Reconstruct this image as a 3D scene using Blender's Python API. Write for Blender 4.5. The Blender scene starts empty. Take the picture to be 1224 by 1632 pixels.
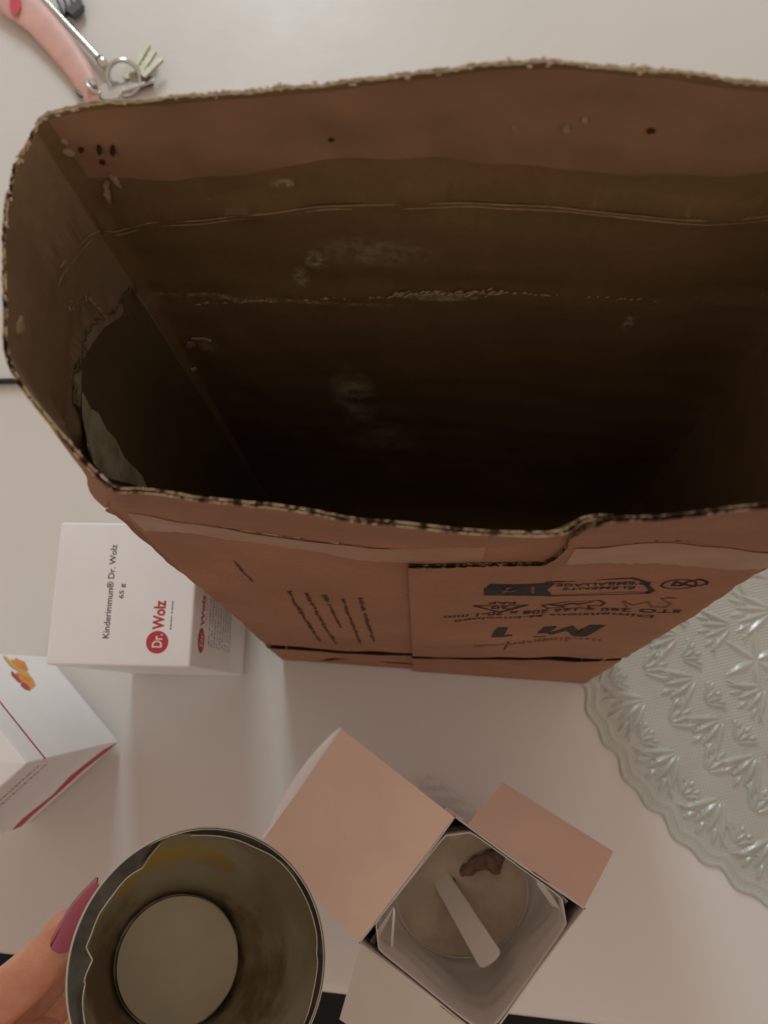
import bpy, math, random
import numpy as np
from mathutils import Vector, Matrix
random.seed(7); rng = np.random.RandomState(7)
sc = bpy.context.scene
COL = sc.collection
# ------------------------------------------------------------------ camera
FPX, PITCH, ROLL, CH = 1343.1, .3049, -.1228, .5307
_F = np.array([0, math.sin(PITCH), -math.cos(PITCH)]); _R0 = np.array([1., 0, 0]); _U0 = np.cross(_R0, _F)
_R = math.cos(ROLL)*_R0 + math.sin(ROLL)*_U0; _U = -math.sin(ROLL)*_R0 + math.cos(ROLL)*_U0
O = np.array([0, 0, CH])
cd = bpy.data.cameras.new('camera'); cam = bpy.data.objects.new('camera', cd); COL.objects.link(cam); sc.camera = cam
cd.sensor_fit = 'VERTICAL'; cd.sensor_height = 36; cd.lens = FPX/1632*36
cam.matrix_world = Matrix(((_R[0], _U[0], -_F[0], 0), (_R[1], _U[1], -_F[1], 0), (_R[2], _U[2], -_F[2], CH), (0, 0, 0, 1)))
cd.clip_start = .01; cd.clip_end = 50
cd.dof.use_dof = True; cd.dof.focus_distance = .30; cd.dof.aperture_fstop = 16
# ------------------------------------------------------------------ light
w = bpy.data.worlds.new('World'); sc.world = w; w.use_nodes = True
w.node_tree.nodes['Background'].inputs[0].default_value = (1.0, .80, .665, 1)
w.node_tree.nodes['Background'].inputs[1].default_value = .53
def area(name, loc, target, sx, sy, power, col):
    l = bpy.data.lights.new(name, 'AREA'); l.shape = 'RECTANGLE'; l.size = sx; l.size_y = sy; l.energy = power; l.color = col
    o = bpy.data.objects.new(name, l); COL.objects.link(o); o.location = loc
    o.rotation_euler = (Vector(target)-Vector(loc)).to_track_quat('-Z', 'Y').to_euler(); return o
area('window_light', (-.06, 2.05, 1.15), (-.05, .15, .05), .34, .9, 14.4, (.80, 1, 1.04))
sc.view_settings.view_transform = 'Standard'; sc.view_settings.look = 'None'
sc.view_settings.exposure = 0; sc.view_settings.gamma = 1
# ------------------------------------------------------------------ helpers
def ray(px, py): return _F + _R*(px-612)/FPX - _U*(py-816)/FPX
def at(px, py, z):                      # where the sight line of a photo point meets the level z
    d = ray(px, py); return O + d*(z-CH)/d[2]
def dp(px, py, dist): return O + ray(px, py)*dist
def onpl(px, py, P, n):
    d = ray(px, py); return O + d*(np.dot(P-O, n)/np.dot(d, n))
def empty(name, loc, label, cat, group=None):
    o = bpy.data.objects.new(name, None); COL.objects.link(o); o.location = loc; o.empty_display_size = .02
    o['label'] = label; o['category'] = cat
    if group: o['group'] = group
    return o
def mesh(name, V, Fc, mats, parent=None, smooth=False, mi=None, label=None, kind=None, loc=None):
    V = np.asarray(V, float)
    off = np.array(parent_loc(parent)) if parent is not None else (np.array(loc) if loc is not None else V.mean(0)*[1, 1, 0])
    me = bpy.data.meshes.new(name); me.from_pydata((V-off).tolist(), [], [tuple(int(i) for i in f) for f in Fc])
    if not isinstance(mats, (list, tuple)): mats = [mats]
    for m in mats: me.materials.append(m)
    if mi is not None: me.polygons.foreach_set('material_index', np.asarray(mi, np.int32))
    if smooth is not False:
        me.polygons.foreach_set('use_smooth', [True]*len(me.polygons))
        if smooth is not True: me.set_sharp_from_angle(angle=math.radians(smooth))
    me.update()
    o = bpy.data.objects.new(name, me); COL.objects.link(o)
    if parent is not None: o.parent = parent
    else: o.location = off
    if label: o['label'] = label
    if kind: o['kind'] = kind
    return o
def parent_loc(p):
    l = np.zeros(3)
    while p is not None: l = l+np.array(p.location); p = p.parent
    return l
def quads(nu, nv, off=0, flip=False):   # grid nu x nv verts, index i*nv+j
    i, j = np.meshgrid(np.arange(nu-1), np.arange(nv-1), indexing='ij'); a = (i*nv+j).ravel()+off
    q = np.stack([a, a+nv, a+nv+1, a+1], 1); return (q[:, ::-1] if flip else q).tolist()
class MB:
    def __init__(s): s.v = []; s.f = []; s.m = []
    def add(s, V, F, m=0):
        o = len(s.v); s.v += [tuple(p) for p in V]; s.f += [tuple(i+o for i in f) for f in F]; s.m += [m]*len(F)
    def prism(s, poly, h0, h1, m=0):    # poly list of 3D points, h0/h1 offset vectors
        n = len(poly); P = np.array(poly); V = np.vstack([P+h0, P+h1])
        F = [tuple(range(n))[::-1], tuple(range(n, 2*n))]+[(i, (i+1) % n, n+(i+1) % n, n+i) for i in range(n)]
        s.add(V, F, m)
    def tube(s, pts, r, n=10, m=0, closed=False, cap=True):
        P = [np.array(p, float) for p in pts]; k = len(P); r = r if hasattr(r, '__len__') else [r]*k
        V = []; up = None
        for i in range(k):
            if closed: t = P[(i+1) % k]-P[i-1]
            else: t = P[min(i+1, k-1)]-P[max(i-1, 0)]
            t = t/(np.linalg.norm(t)+1e-12)
            if up is None: up = np.array([0, 0, 1.]) if abs(t[2]) < .9 else np.array([1., 0, 0])
            a = np.cross(t, up); a /= np.linalg.norm(a); b = np.cross(a, t); up = b
            for j in range(n):
                th = 2*math.pi*j/n; V.append(P[i]+r[i]*(math.cos(th)*a+math.sin(th)*b))
        F = []
        for i in range(k if closed else k-1):
            for j in range(n):
                F.append((i*n+j, i*n+(j+1) % n, ((i+1) % k)*n+(j+1) % n, ((i+1) % k)*n+j))
        if cap and not closed: F += [tuple(range(n))[::-1], tuple(range((k-1)*n, k*n))]
        s.add(V, F, m)
    def build(s, name, mats, parent=None, **k): return mesh(name, s.v, s.f, mats, parent, mi=s.m, **k)
def nz(x, y, sc_, seed=0):              # cheap smooth value noise from sines, about -1..1
    r = np.random.RandomState(seed); o = 0
    for k in range(6):
        a = r.uniform(0, 2*math.pi); f = sc_*r.uniform(.6, 1.9); p = r.uniform(0, 6.28)
        o = o+np.sin((np.cos(a)*x+np.sin(a)*y)*f*2*math.pi+p)
    return o/3.2
# ------------------------------------------------------------------ materials
def srgb(c): return tuple((x/255/12.92 if x/255 <= .04045 else ((x/255+.055)/1.055)**2.4) for x in c)
def new_mat(name, col, rough=.6, spec=.5, metal=0):
    m = bpy.data.materials.new(name); m.use_nodes = True; b = m.node_tree.nodes['Principled BSDF']
    b.inputs['Base Color'].default_value = (*col, 1); b.inputs['Roughness'].default_value = rough
    b.inputs['Specular IOR Level'].default_value = spec; b.inputs['Metallic'].default_value = metal
    return m, m.node_tree, b
def N(t, typ, **k):
    n = t.nodes.new(typ)
    for a, v in k.items(): setattr(n, a, v)
    return n
def noise(t, scale, detail=4, rough=.55, stretch=None, coord='Object'):
    tc = N(t, 'ShaderNodeTexCoord'); n = N(t, 'ShaderNodeTexNoise'); n.inputs['Scale'].default_value = scale
    n.inputs['Detail'].default_value = detail; n.inputs['Roughness'].default_value = rough
    if stretch:
        mp = N(t, 'ShaderNodeMapping'); mp.inputs['Scale'].default_value = stretch
        t.links.new(tc.outputs[coord], mp.inputs[0]); t.links.new(mp.outputs[0], n.inputs['Vector'])
    else: t.links.new(tc.outputs[coord], n.inputs['Vector'])
    return n.outputs['Fac']
def mrange(t, src, a, b, c=0, d=1):
    n = N(t, 'ShaderNodeMapRange'); t.links.new(src, n.inputs[0])
    for i, v in zip((1, 2, 3, 4), (a, b, c, d)): n.inputs[i].default_value = v
    return n.outputs[0]
def mix(t, fac, a, b, mode='MIX'):
    n = N(t, 'ShaderNodeMix', data_type='RGBA', blend_type=mode)
    for s, i in ((fac, 0), (a, 6), (b, 7)):
        if hasattr(s, 'is_linked'): t.links.new(s, n.inputs[i])
        else: n.inputs[i].default_value = s if i == 0 else (*s, 1)
    return n.outputs[2]
def mul(t, a, b):
    n = N(t, 'ShaderNodeMath', operation='MULTIPLY')
    for i, s in enumerate((a, b)):
        if hasattr(s, 'is_linked'): t.links.new(s, n.inputs[i])
        else: n.inputs[i].default_value = s
    return n.outputs[0]
def bump(t, b, h, strength, dist):
    n = N(t, 'ShaderNodeBump'); n.inputs['Strength'].default_value = strength; n.inputs['Distance'].default_value = dist
    t.links.new(h, n.inputs['Height']); t.links.new(n.outputs[0], b.inputs['Normal'])
def kraft(name, col, scuffs=(), dirt=.25, dusty=(.26, .21, .14)):
    m, t, b = new_mat(name, col, .78, .25)
    c = mix(t, mrange(t, noise(t, 22, 5), .35, .7), tuple(x*.86 for x in col), tuple(min(1, x*1.1) for x in col))
    c = mix(t, mrange(t, noise(t, 420, 3, .7), .35, .75, 0, .35), c, tuple(x*.6 for x in col))
    c = mix(t, mrange(t, noise(t, 60, 6, .6, (1, 1, .12)), .52, .75, 0, dirt), c, tuple(x*.55 for x in col))
    c = mix(t, mrange(t, noise(t, 260, 4, .75), .68, .76, 0, .5), c, dusty)
    for (P, rad, amount, sc_) in scuffs:
        tc = N(t, 'ShaderNodeTexCoord'); v = N(t, 'ShaderNodeVectorMath', operation='SUBTRACT'); v.inputs[1].default_value = tuple(P)
        t.links.new(tc.outputs['Object'], v.inputs[0])
        v2 = N(t, 'ShaderNodeVectorMath', operation='DIVIDE'); v2.inputs[1].default_value = tuple(rad); t.links.new(v.outputs[0], v2.inputs[0])
        v3 = N(t, 'ShaderNodeVectorMath', operation='LENGTH'); t.links.new(v2.outputs[0], v3.inputs[0])
        dusty2 = (.60, .54, .40); f = mul(t, mrange(t, v3.outputs['Value'], .35, 1, 1, 0), mrange(t, noise(t, sc_, 5, .7), .42, .62, 0, amount))
        c = mix(t, f, c, dusty2)
    t.links.new(c, b.inputs['Base Color'])
    bump(t, b, noise(t, 160, 5, .7), .25, .0006)
    return m
KC = (.365, .178, .104)
M = {}
def simple(name, col, rough=.6, spec=.4, metal=0, var=.12, nscale=60, bumpd=0, bs=200):
    m, t, b = new_mat(name, col, rough, spec, metal)
    c = mix(t, mrange(t, noise(t, nscale, 4), .3, .7), tuple(x*(1-var) for x in col), tuple(min(1, x*(1+var)) for x in col))
    t.links.new(c, b.inputs['Base Color'])
    if bumpd: bump(t, b, noise(t, bs, 4, .6), .4, bumpd)
    M[name] = m; return m, t, b
simple('ink', (.035, .028, .026), .7, .2, var=.25, nscale=400)
simple('ink_soft', (.075, .045, .028), .75, .2, var=.3, nscale=600)
simple('ink_faint', (.20, .10, .058), .75, .2, var=.3, nscale=300)
simple('label_ink', (.09, .095, .11), .6, .3, var=.2)
simple('red_ink', (.50, .045, .06), .5, .4, var=.08)
simple('white_ink', (.75, .72, .68), .5, .4, var=.03)
simple('orange_ink', (.75, .27, .06), .5, .4, var=.3, nscale=150)
simple('yellow_ink', (.72, .45, .12), .5, .4, var=.2, nscale=150)
simple('carton_white', (.88, .88, .90), .38, .5, var=.03, nscale=30, bumpd=.0001, bs=300)
simple('carton_inner', (.62, .565, .50), .8, .2, var=.04, nscale=40, bumpd=.00015, bs=500)
simple('carton_warm_bounce', (.78, .59, .49), .8, .2, var=.035, nscale=50, bumpd=.00015, bs=500)  # whitish board tinted for warm light bounced off the brown carton
simple('carton_rose_bounce', (.565, .385, .315), .8, .2, var=.035, nscale=50, bumpd=.00015, bs=500)  # same board, deeper tint for the bounced warm light
simple('steel', (.62, .62, .60), .22, .5, 1, var=.1, bumpd=.0002, bs=300)
simple('dark_steel', (.10, .10, .10), .35, .5, .8)
simple('brass', (.40, .36, .27), .42, .5, .8, bumpd=.0002)
simple('pink_strap', (.66, .38, .33), .45, .5, var=.1, bumpd=.0003, bs=350)
simple('red_patch', (.62, .06, .09), .4, .5)
simple('black_rubber', (.02, .02, .022), .5, .4)
simple('floor_dark', (.012, .012, .013), .8, .3, var=.3, nscale=8)
simple('bag', (.70, .66, .63), .6, .35, var=.05, nscale=25, bumpd=.0012, bs=45)
simple('powder', (.62, .53, .41), .95, .1, var=.12, nscale=90, bumpd=.0024, bs=160)
simple('clump', (.24, .165, .11), .9, .1, var=.3, nscale=400, bumpd=.001, bs=500)
simple('scoop', (.88, .84, .78), .45, .4, var=.03)
simple('paper_torn', (.34, .24, .15), .9, .1, var=.25, nscale=300, bumpd=.0004, bs=700)
simple('paper_pale', (.62, .52, .40), .9, .1, var=.25, nscale=300, bumpd=.0004, bs=700)
simple('liner_grey', (.40, .375, .25), .9, .1, var=.35, nscale=110, bumpd=.001, bs=200)
simple('liner_edge', (.20, .165, .10), .9, .1, var=.3, nscale=300)
simple('hole_dark', (.05, .022, .01), .9, .1)
# table: glossy white vinyl cover
m, t, b = simple('vinyl', (.70, .675, .645), .4, .32, var=.035, nscale=4)
ms = mrange(t, noise(t, 9, 5, .6), .3, .7, .40, .52); t.links.new(ms, b.inputs['Roughness'])
bump(t, b, noise(t, 16, 6, .6), .22, .004)
m, t, b = simple('doily', (.47, .485, .435), .22, .8, var=.06, nscale=40)
m, t, b = simple('tape', (.385, .205, .120), .42, .5, var=.08, nscale=80, bumpd=.0006, bs=160)
# raw cut edge of corrugated board
m, t, b = simple('cut_edge', (.50, .40, .27), .9, .1)
c = mix(t, mrange(t, noise(t, 330, 3, .7), .44, .54), (.06, .035, .018), (.56, .43, .28)); t.links.new(c, b.inputs['Base Color'])
m, t, b = simple('cut_edge_pale', (.52, .43, .30), .9, .1, var=.12, nscale=400)
m, t, b = simple('cut_edge_dark', (.2, .12, .06), .9, .1)
c = mix(t, mrange(t, noise(t, 420, 3, .7), .48, .62), (.045, .024, .012), (.38, .28, .18)); t.links.new(c, b.inputs['Base Color'])
# ------------------------------------------------------------------ table and floor
e0, e1 = at(0, 1522, 0), at(960, 1637, 0); ed = (e1-e0)/np.linalg.norm(e1-e0); en = np.array([-ed[1], ed[0], 0])
A_, B_ = e0-ed*1.0, e0+ed*1.6
prof = [(0.0055, 0), (.003, -.0006), (.001, -.002), (0, -.0045), (0, -.028), (.002, -.03)]
V = []; 
for P in (A_, B_): V += [P+en*a+np.array([0, 0, z]) for a, z in prof]
n = len(prof); Fs = [(i, i+n, i+n+1, i+1) for i in range(n-1)]
V += [A_+en*1.9, B_+en*1.9, A_+en*1.9+[0, 0, -.03], B_+en*1.9+[0, 0, -.03]]; k = 2*n
Fs += [(0, k, k+1, n), (n-1, 2*n-1, k+3, k+2), (k, k+2, k+3, k+1), tuple(list(range(n))+[k+2, k]), tuple([k+1, k+3]+list(range(2*n-1, n-1, -1)))]
tab = mesh('table', V, Fs, M['vinyl'], loc=(0, 0, 0)); tab['kind'] = 'structure'
fl = mesh('floor', [(-6, -6, -.75), (6, -6, -.75), (6, 6, -.75), (-6, 6, -.75)], [(0, 1, 2, 3)], M['floor_dark'], loc=(0, 0, -.75)); fl['kind'] = 'structure'
# ------------------------------------------------------------------ corrugated carton
LZ = .0014
base = {'FL': (-.0745, .0782), 'FR': (.1095, .0423), 'BR': (.1237, .1143), 'BL': (-.0600, .1502)}
FLb, FRb, BRb, BLb = [np.array([*base[k], 0]) for k in ('FL', 'FR', 'BR', 'BL')]
def lerp(a, b, s): return np.asarray(a)*(1-s)+np.asarray(b)*s
# node: (segment, t, base, crease, mid, rim)
nodes = []
def node(seg, tt, cr, mid, rim):
    a, b = {'F': (FLb, FRb), 'R': (FRb, BRb), 'B': (BRb, BLb), 'L': (BLb, FLb)}[seg]
    cr = np.array(cr, float); rim = np.array(rim, float)
    mid = lerp(cr, rim, .5) if mid is None else np.array(mid, float)
    nodes.append((seg, tt, [lerp(a, b, tt)+[0, 0, LZ], cr, mid, rim]))
node('F', 0, at(176, 810, .306), None, at(166, 772, .362))
node('F', .05, at(235, 820, .306), None, at(225, 781, .361))
node('F', .25, at(450, 850, .306), None, at(420, 809, .360))
node('F', .43, at(640, 868, .306), None, at(650, 844, .360))
node('F', .585, (.0330, .0577, .306), None, at(900, 856, .361))
node('F', .645, (.0442, .0567, .306), None, at(956, 828, .3685))
node('F', .70, (.0545, .0560, .306), None, at(1040, 821, .3695))
node('F', .81, (.0746, .0545, .306), None, at(1224, 803, .370))
node('F', 1, (.1115, .0480, .306), None, (.1125, .040, .370))
node('R', .08, (.1130, .0520, .307), None, (.1145, .046, .371))
node('R', .5, (.1215, .082, .310), None, (.126, .080, .375))
node('R', .92, (.1245, .110, .312), None, (.1255, .110, .386))
node('B', 0, (.1237, .1143, .312), (.1237, .1150, .352), (.1235, .1150, .388))
node('B', .2, (.0870, .1222, .313), (.0865, .1225, .353), (.0857, .1222, .3944))
node('B', .36, (.0570, .1285, .314), (.057, .1285, .354), (.0584, .1277, .3964))
node('B', .5, (.0300, .1335, .314), (.030, .1335, .3545), (.0341, .1320, .3975))
node('B', .68, (-.002, .1393, .311), (-.002, .1393, .352), (-.001, .1388, .3900))
node('B', .88, (-.040, .1465, .304), (-.040, .1465, .344), (-.0378, .1460, .3851))
node('B', .95, (-.052, .1485, .302), (-.052, .149, .342), at(120, 166, .381))
node('B', 1, (-.0625, .1495, .302), (-.064, .1505, .338), at(60, 186, .378))
node('L', .05, (-.0655, .1475, .306), None, at(50, 207, .377))
node('L', .14, at(165, 508, .318), None, at(22, 262, .375))
node('L', .36, at(118, 570, .328), None, at(3, 330, .374))
node('L', .56, at(113, 630, .328), None, at(2, 470, .372))
node('L', .74, at(118, 700, .322), None, at(14, 585, .370))
node('L', .9, at(142, 762, .314), None, at(95, 695, .367))
NB = len(nodes); KN = np.zeros(NB+1)
pts_c = [n[2][1] for n in nodes]
for i in range(NB): KN[i+1] = KN[i]+np.linalg.norm((pts_c[(i+1) % NB]-pts_c[i])[:2])**.7
arc = np.zeros(NB+1)
for i in range(NB): arc[i+1] = arc[i]+np.linalg.norm((pts_c[(i+1) % NB]-pts_c[i])[:2])
def cr_eval(row, i, u):                 # non-uniform Catmull-Rom (Barry-Goldman)
    T = KN[-1]; idx = [(i-1) % NB, i % NB, (i+1) % NB, (i+2) % NB]
    t0 = KN[i-1] if i > 0 else KN[NB-1]-T; t1 = KN[i]; t2 = KN[i+1]; t3 = KN[i+2] if i+2 <= NB else KN[(i+2) % NB]+T
    P0, P1, P2, P3 = [nodes[j][2][row] for j in idx]; tt = t1+(t2-t1)*u
    A1 = P0*(t1-tt)/(t1-t0)+P1*(tt-t0)/(t1-t0); A2 = P1*(t2-tt)/(t2-t1)+P2*(tt-t1)/(t2-t1); A3 = P2*(t3-tt)/(t3-t2)+P3*(tt-t2)/(t3-t2)
    B1 = A1*(t2-tt)/(t2-t0)+A2*(tt-t0)/(t2-t0); B2 = A2*(t3-tt)/(t3-t1)+A3*(tt-t1)/(t3-t1)
    return B1*(t2-tt)/(t2-t1)+B2*(tt-t1)/(t2-t1)
def sharp(i): return nodes[i % NB][1] in (0, 1)
cols = []; carc = []; cseg = []; cu = []
for i in range(NB):
    L = arc[i+1]-arc[i]; m_ = max(2, int(L/.0004))
    for j in range(m_):
        u = j/m_; rows = []
        for r_ in range(4):
            P = cr_eval(r_, i, u)
            if r_ == 0 or (r_ == 1 and (nodes[i][0] in 'RB')): P = lerp(nodes[i][2][r_], nodes[(i+1) % NB][2][r_], u) if r_ == 0 else P
            rows.append(P)
        cols.append(rows); carc.append(arc[i]+L*u); cseg.append(nodes[i][0])
        t0_ = nodes[i][1]; s1 = nodes[(i+1) % NB]; t1_ = s1[1] if s1[0] == nodes[i][0] else 1.0
        if nodes[i][0] == 'R' and i+1 < NB and s1[0] == 'B': t1_ = 1.0
        cu.append(t0_+(t1_-t0_)*u)
cols = np.array(cols); carc = np.array(carc); cseg = np.array(cseg); cu = np.array(cu); NC = len(cols)
# smooth node rows are horizontal loops; outward direction per column and row
tan = np.roll(cols, -3, 0)-np.roll(cols, 3, 0); tan[..., 2] = 0; tan /= np.linalg.norm(tan, axis=2, keepdims=True)+1e-12
nor = np.stack([tan[..., 1], -tan[..., 0], np.zeros(tan.shape[:2])], 2)
def S(ci, z, off):                      # arrays: column index, height, offset outward
    ci = np.asarray(ci) % NC; z = np.asarray(z, float); C = cols[ci]; Nn = nor[ci]; P = np.zeros(z.shape+(3,)); Q = np.zeros_like(P)
    zz = C[..., 2]
    s = np.zeros(z.shape, int); s[z > zz[..., 1]] = 1; s[z > zz[..., 2]] = 2
    I = np.arange(z.size); Cf = C.reshape(-1, 4, 3); Nf = Nn.reshape(-1, 4, 3); sf = s.ravel(); zf = z.ravel()
    a = Cf[I, sf]; b = Cf[I, sf+1]; f = ((zf-a[:, 2])/(b[:, 2]-a[:, 2]))[:, None]
    P = a+(b-a)*f; Q = Nf[I, sf]*(1-f)+Nf[I, sf+1]*f; Q /= np.linalg.norm(Q, axis=1, keepdims=True)
    ar = carc[ci].ravel(); zc = Cf[I, 1, 2]; zm = Cf[I, 2, 2]
    bul = .0006*nz(ar, zf, 9, 3)+.0003*nz(ar, zf, 45, 5)
    bul = bul*np.clip((zf-LZ)/.05, 0, 1)
    bul -= .0009*np.exp(-((zf-zc)/.0016)**2)+.0006*np.exp(-((zf-zm)/.0012)**2)*(cseg[ci].ravel() != 'F')
    bul += .0010*np.exp(-((zf-zc-.004)/.002)**2)
    bul -= .0014*np.exp(-((zf-zm-.0016)/.0011)**2)*(cseg[ci].ravel() != 'F')
    P = P+Q*(bul+np.asarray(off).ravel())[:, None]
    return P.reshape(z.shape+(3,))
carton = empty('cardboard_box', (.025, .095, 0), 'large open brown corrugated cardboard carton standing upright on the white table with torn rim', 'cardboard box')
TH = .00125
cl = np.array(parent_loc(carton))
BLc, BRc = np.array([-.0612, .1502, .306]), np.array([.1237, .1143, .306]); nB = np.array([-(BRc-BLc)[1], (BRc-BLc)[0], 0])
def scf(px, py, r, amt, sc_): return (onpl(px, py, BLc, nB)-cl, r, amt, sc_)
scuffs = [scf(565, 635, (.010, .02, .030), .85, 70), scf(610, 695, (.018, .02, .018), .45, 70), scf(300, 640, (.012, .03, .03), .12, 80), scf(502, 412, (.004, .02, .005), .6, 500), scf(480, 440, (.003, .02, .006), .5, 350),
          scf(1003, 512, (.002, .02, .007), .85, 300), scf(700, 470, (.014, .02, .003), .8, 350), scf(440, 475, (.05, .02, .0015), .6, 500), scf(900, 200, (.008, .02, .006), .5, 200),
          scf(930, 187, (.0015, .02, .002), .9, 200), scf(330, 545, (.004, .03, .006), .6, 300), scf(600, 400, (.02, .02, .008), .22, 300), scf(450, 292, (.004, .02, .002), .5, 300)]
KI = kraft('kraft_inside', (.205, .128, .055), scuffs)  # same board as outside, colour darkened for the shade within the carton
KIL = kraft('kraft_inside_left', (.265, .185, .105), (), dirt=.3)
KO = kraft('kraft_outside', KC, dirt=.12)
def shell(name, idx, zb, zt, off, parent, mats, nrows=46, seed=1, label=None, jag=.0006, ends=True, TH=TH):
    idx = np.asarray(idx); n = len(idx); ar = carc[idx % NC]; zb = np.broadcast_to(zb, n).astype(float); zt = np.broadcast_to(zt, n).astype(float)
    j1 = jag*(nz(ar, 0, 60, seed)+.7*nz(ar, 1, 260, seed+1)+.4*nz(ar, 1, 800, seed+7)); j2 = jag*(nz(ar, 0, 60, seed)+.9*nz(ar, 3, 240, seed+2))
    zo = zt+j1; zi = zt+j2
    # rows dense near the creases
    zc = cols[idx % NC][:, 1, 2]; zm = cols[idx % NC][:, 2, 2]
    g = []
    lo = np.linspace(0, 1, nrows)
    off = np.broadcast_to(np.asarray(off, float), n)
    def grid(ztop, o):
        Z = zb[:, None]+(ztop-zb)[:, None]*lo[None, :]
        return S(np.repeat(idx[:, None], nrows, 1), Z, np.repeat(o[:, None], nrows, 1))
    G0 = grid(zo, off); G1 = grid(zi, off-TH)[:, ::-1]
    def ln(z, o): return S(idx, z, o)[:, None]
    lt = min(.0003, TH*.3)
    lip = [ln(zo, off-lt), ln(zt-.0022, off-lt), ln(zt-.0022, off-TH+lt), ln(zi, off-TH+lt)]
    A = np.concatenate([G0]+lip+[G1], 1); nv = A.shape[1]
    F = quads(n, nv, flip=False); mi = []
    for i in range(n-1):
        mi += [0]*(nrows-1)+[2]*5+[1]*(nrows-1)
    V = A.reshape(-1, 3).tolist()
    F += [(i*nv, i*nv+nv-1, (i+1)*nv+nv-1, (i+1)*nv) for i in range(n-1)]; mi += [2]*(n-1)
    if ends:
        for c_ in (0, n-1):
            F += [(c_*nv+k_, c_*nv+k_+1, c_*nv+nv-2-k_, c_*nv+nv-1-k_) for k_ in range(nrows+1)]; mi += [2]*(nrows+1)
    o = mesh(name, V, F, [mats[0], mats[1], mats[2]], parent, smooth=40, mi=mi, label=label)
    if TH < .001: return o
    # the fluting between the two liners, seen along the cut
    ph = ar/.0026*2*math.pi+1.5*nz(ar, 0, 30, seed+3); oo = off-TH/2+(TH/2-.00035)*np.sin(ph)
    top = zt-.0003+.0005*nz(ar, 2, 300, seed+4)
    W = np.stack([S(idx, zt-.0022, oo), S(idx, top, oo), S(idx, top, oo-.00014), S(idx, zt-.0022, oo-.00014)], 1)
    mesh('fluting', W.reshape(-1, 3).tolist(), quads(n, 4), mats[2], o, smooth=True)
    return o
iF = np.where(cseg == 'F')[0]; iR = np.where(cseg == 'R')[0]; iB = np.where(cseg == 'B')[0]; iL = np.where(cseg == 'L')[0]
# the L segment starts with the B corner node: walk from back corner to front corner
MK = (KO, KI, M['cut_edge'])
def rimz(ix): return cols[np.asarray(ix) % NC][:, 3, 2]
def crz(ix): return cols[np.asarray(ix) % NC][:, 1, 2]
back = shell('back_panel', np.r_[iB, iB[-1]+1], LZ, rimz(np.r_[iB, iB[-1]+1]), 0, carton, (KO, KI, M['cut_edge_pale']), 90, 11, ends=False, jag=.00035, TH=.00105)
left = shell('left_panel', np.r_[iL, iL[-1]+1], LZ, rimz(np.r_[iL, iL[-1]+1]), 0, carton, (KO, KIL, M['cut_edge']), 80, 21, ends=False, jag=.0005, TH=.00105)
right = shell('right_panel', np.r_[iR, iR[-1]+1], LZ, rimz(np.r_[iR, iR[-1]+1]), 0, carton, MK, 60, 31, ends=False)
fi = np.r_[iF, iF[-1]+1]; fu = np.r_[cu[iF], 1.0]
gapz = .0635+.0115*fu+.0335*fu*fu
slit = crz(fi)+.0006*nz(fu, 0, 5, 44)+.0004*nz(fu, 0, 30, 45)
cut = fu < .675
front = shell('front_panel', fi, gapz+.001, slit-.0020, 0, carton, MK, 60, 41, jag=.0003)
band = shell('base_band', fi, LZ, gapz-.0135, np.where(fu > .436, .0012, -.0001), carton, (KO, KO, KO), 16, 51, jag=.0003, TH=.0004)
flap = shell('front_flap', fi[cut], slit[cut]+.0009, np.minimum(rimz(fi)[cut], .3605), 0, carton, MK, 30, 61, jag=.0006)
# closure flap glued over the right half of the front, its top stepping up to the rim
u0, u1, u2 = .438, .632, .668
ov = fu >= u0; oi = fi[ov]; ou = fu[ov]; zs = slit[ov]
ztop = .2872-.0045*(ou-u0)/(u2-u0)+.03*np.clip((ou-.650)/.030, 0, 1)**1.6+np.where(ou > .68, .05, 0)*0
MK2 = (KO, KI, M['cut_edge_dark'])
closure = shell('closure_panel', oi, gapz[ov]+.001, np.minimum(ztop, zs-.0017), TH+.0003, carton, MK2, 60, 71, jag=.0004)
up = ou >= u1; zdiag = .3690-(ou[up]-u1)/(u2-u1)*(.3690-.3050)
shell('closure_flap', oi[up], np.maximum(zs[up]+.0008, zdiag), rimz(oi[up])+.0025, TH+.0003, carton, MK2, 30, 81, jag=.0005)
mb = MB(); inn = [np.array([p[0], p[1], 0]) for p in (FLb, FRb, BRb, BLb)]; ce = sum(inn)/4
mb.prism([ce+(p-ce)*.975+[0, 0, LZ] for p in inn], np.array([0, 0, 0.0003]), np.array([0, 0, TH]), 0); mb.build('bottom_panel', KI, carton)
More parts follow.
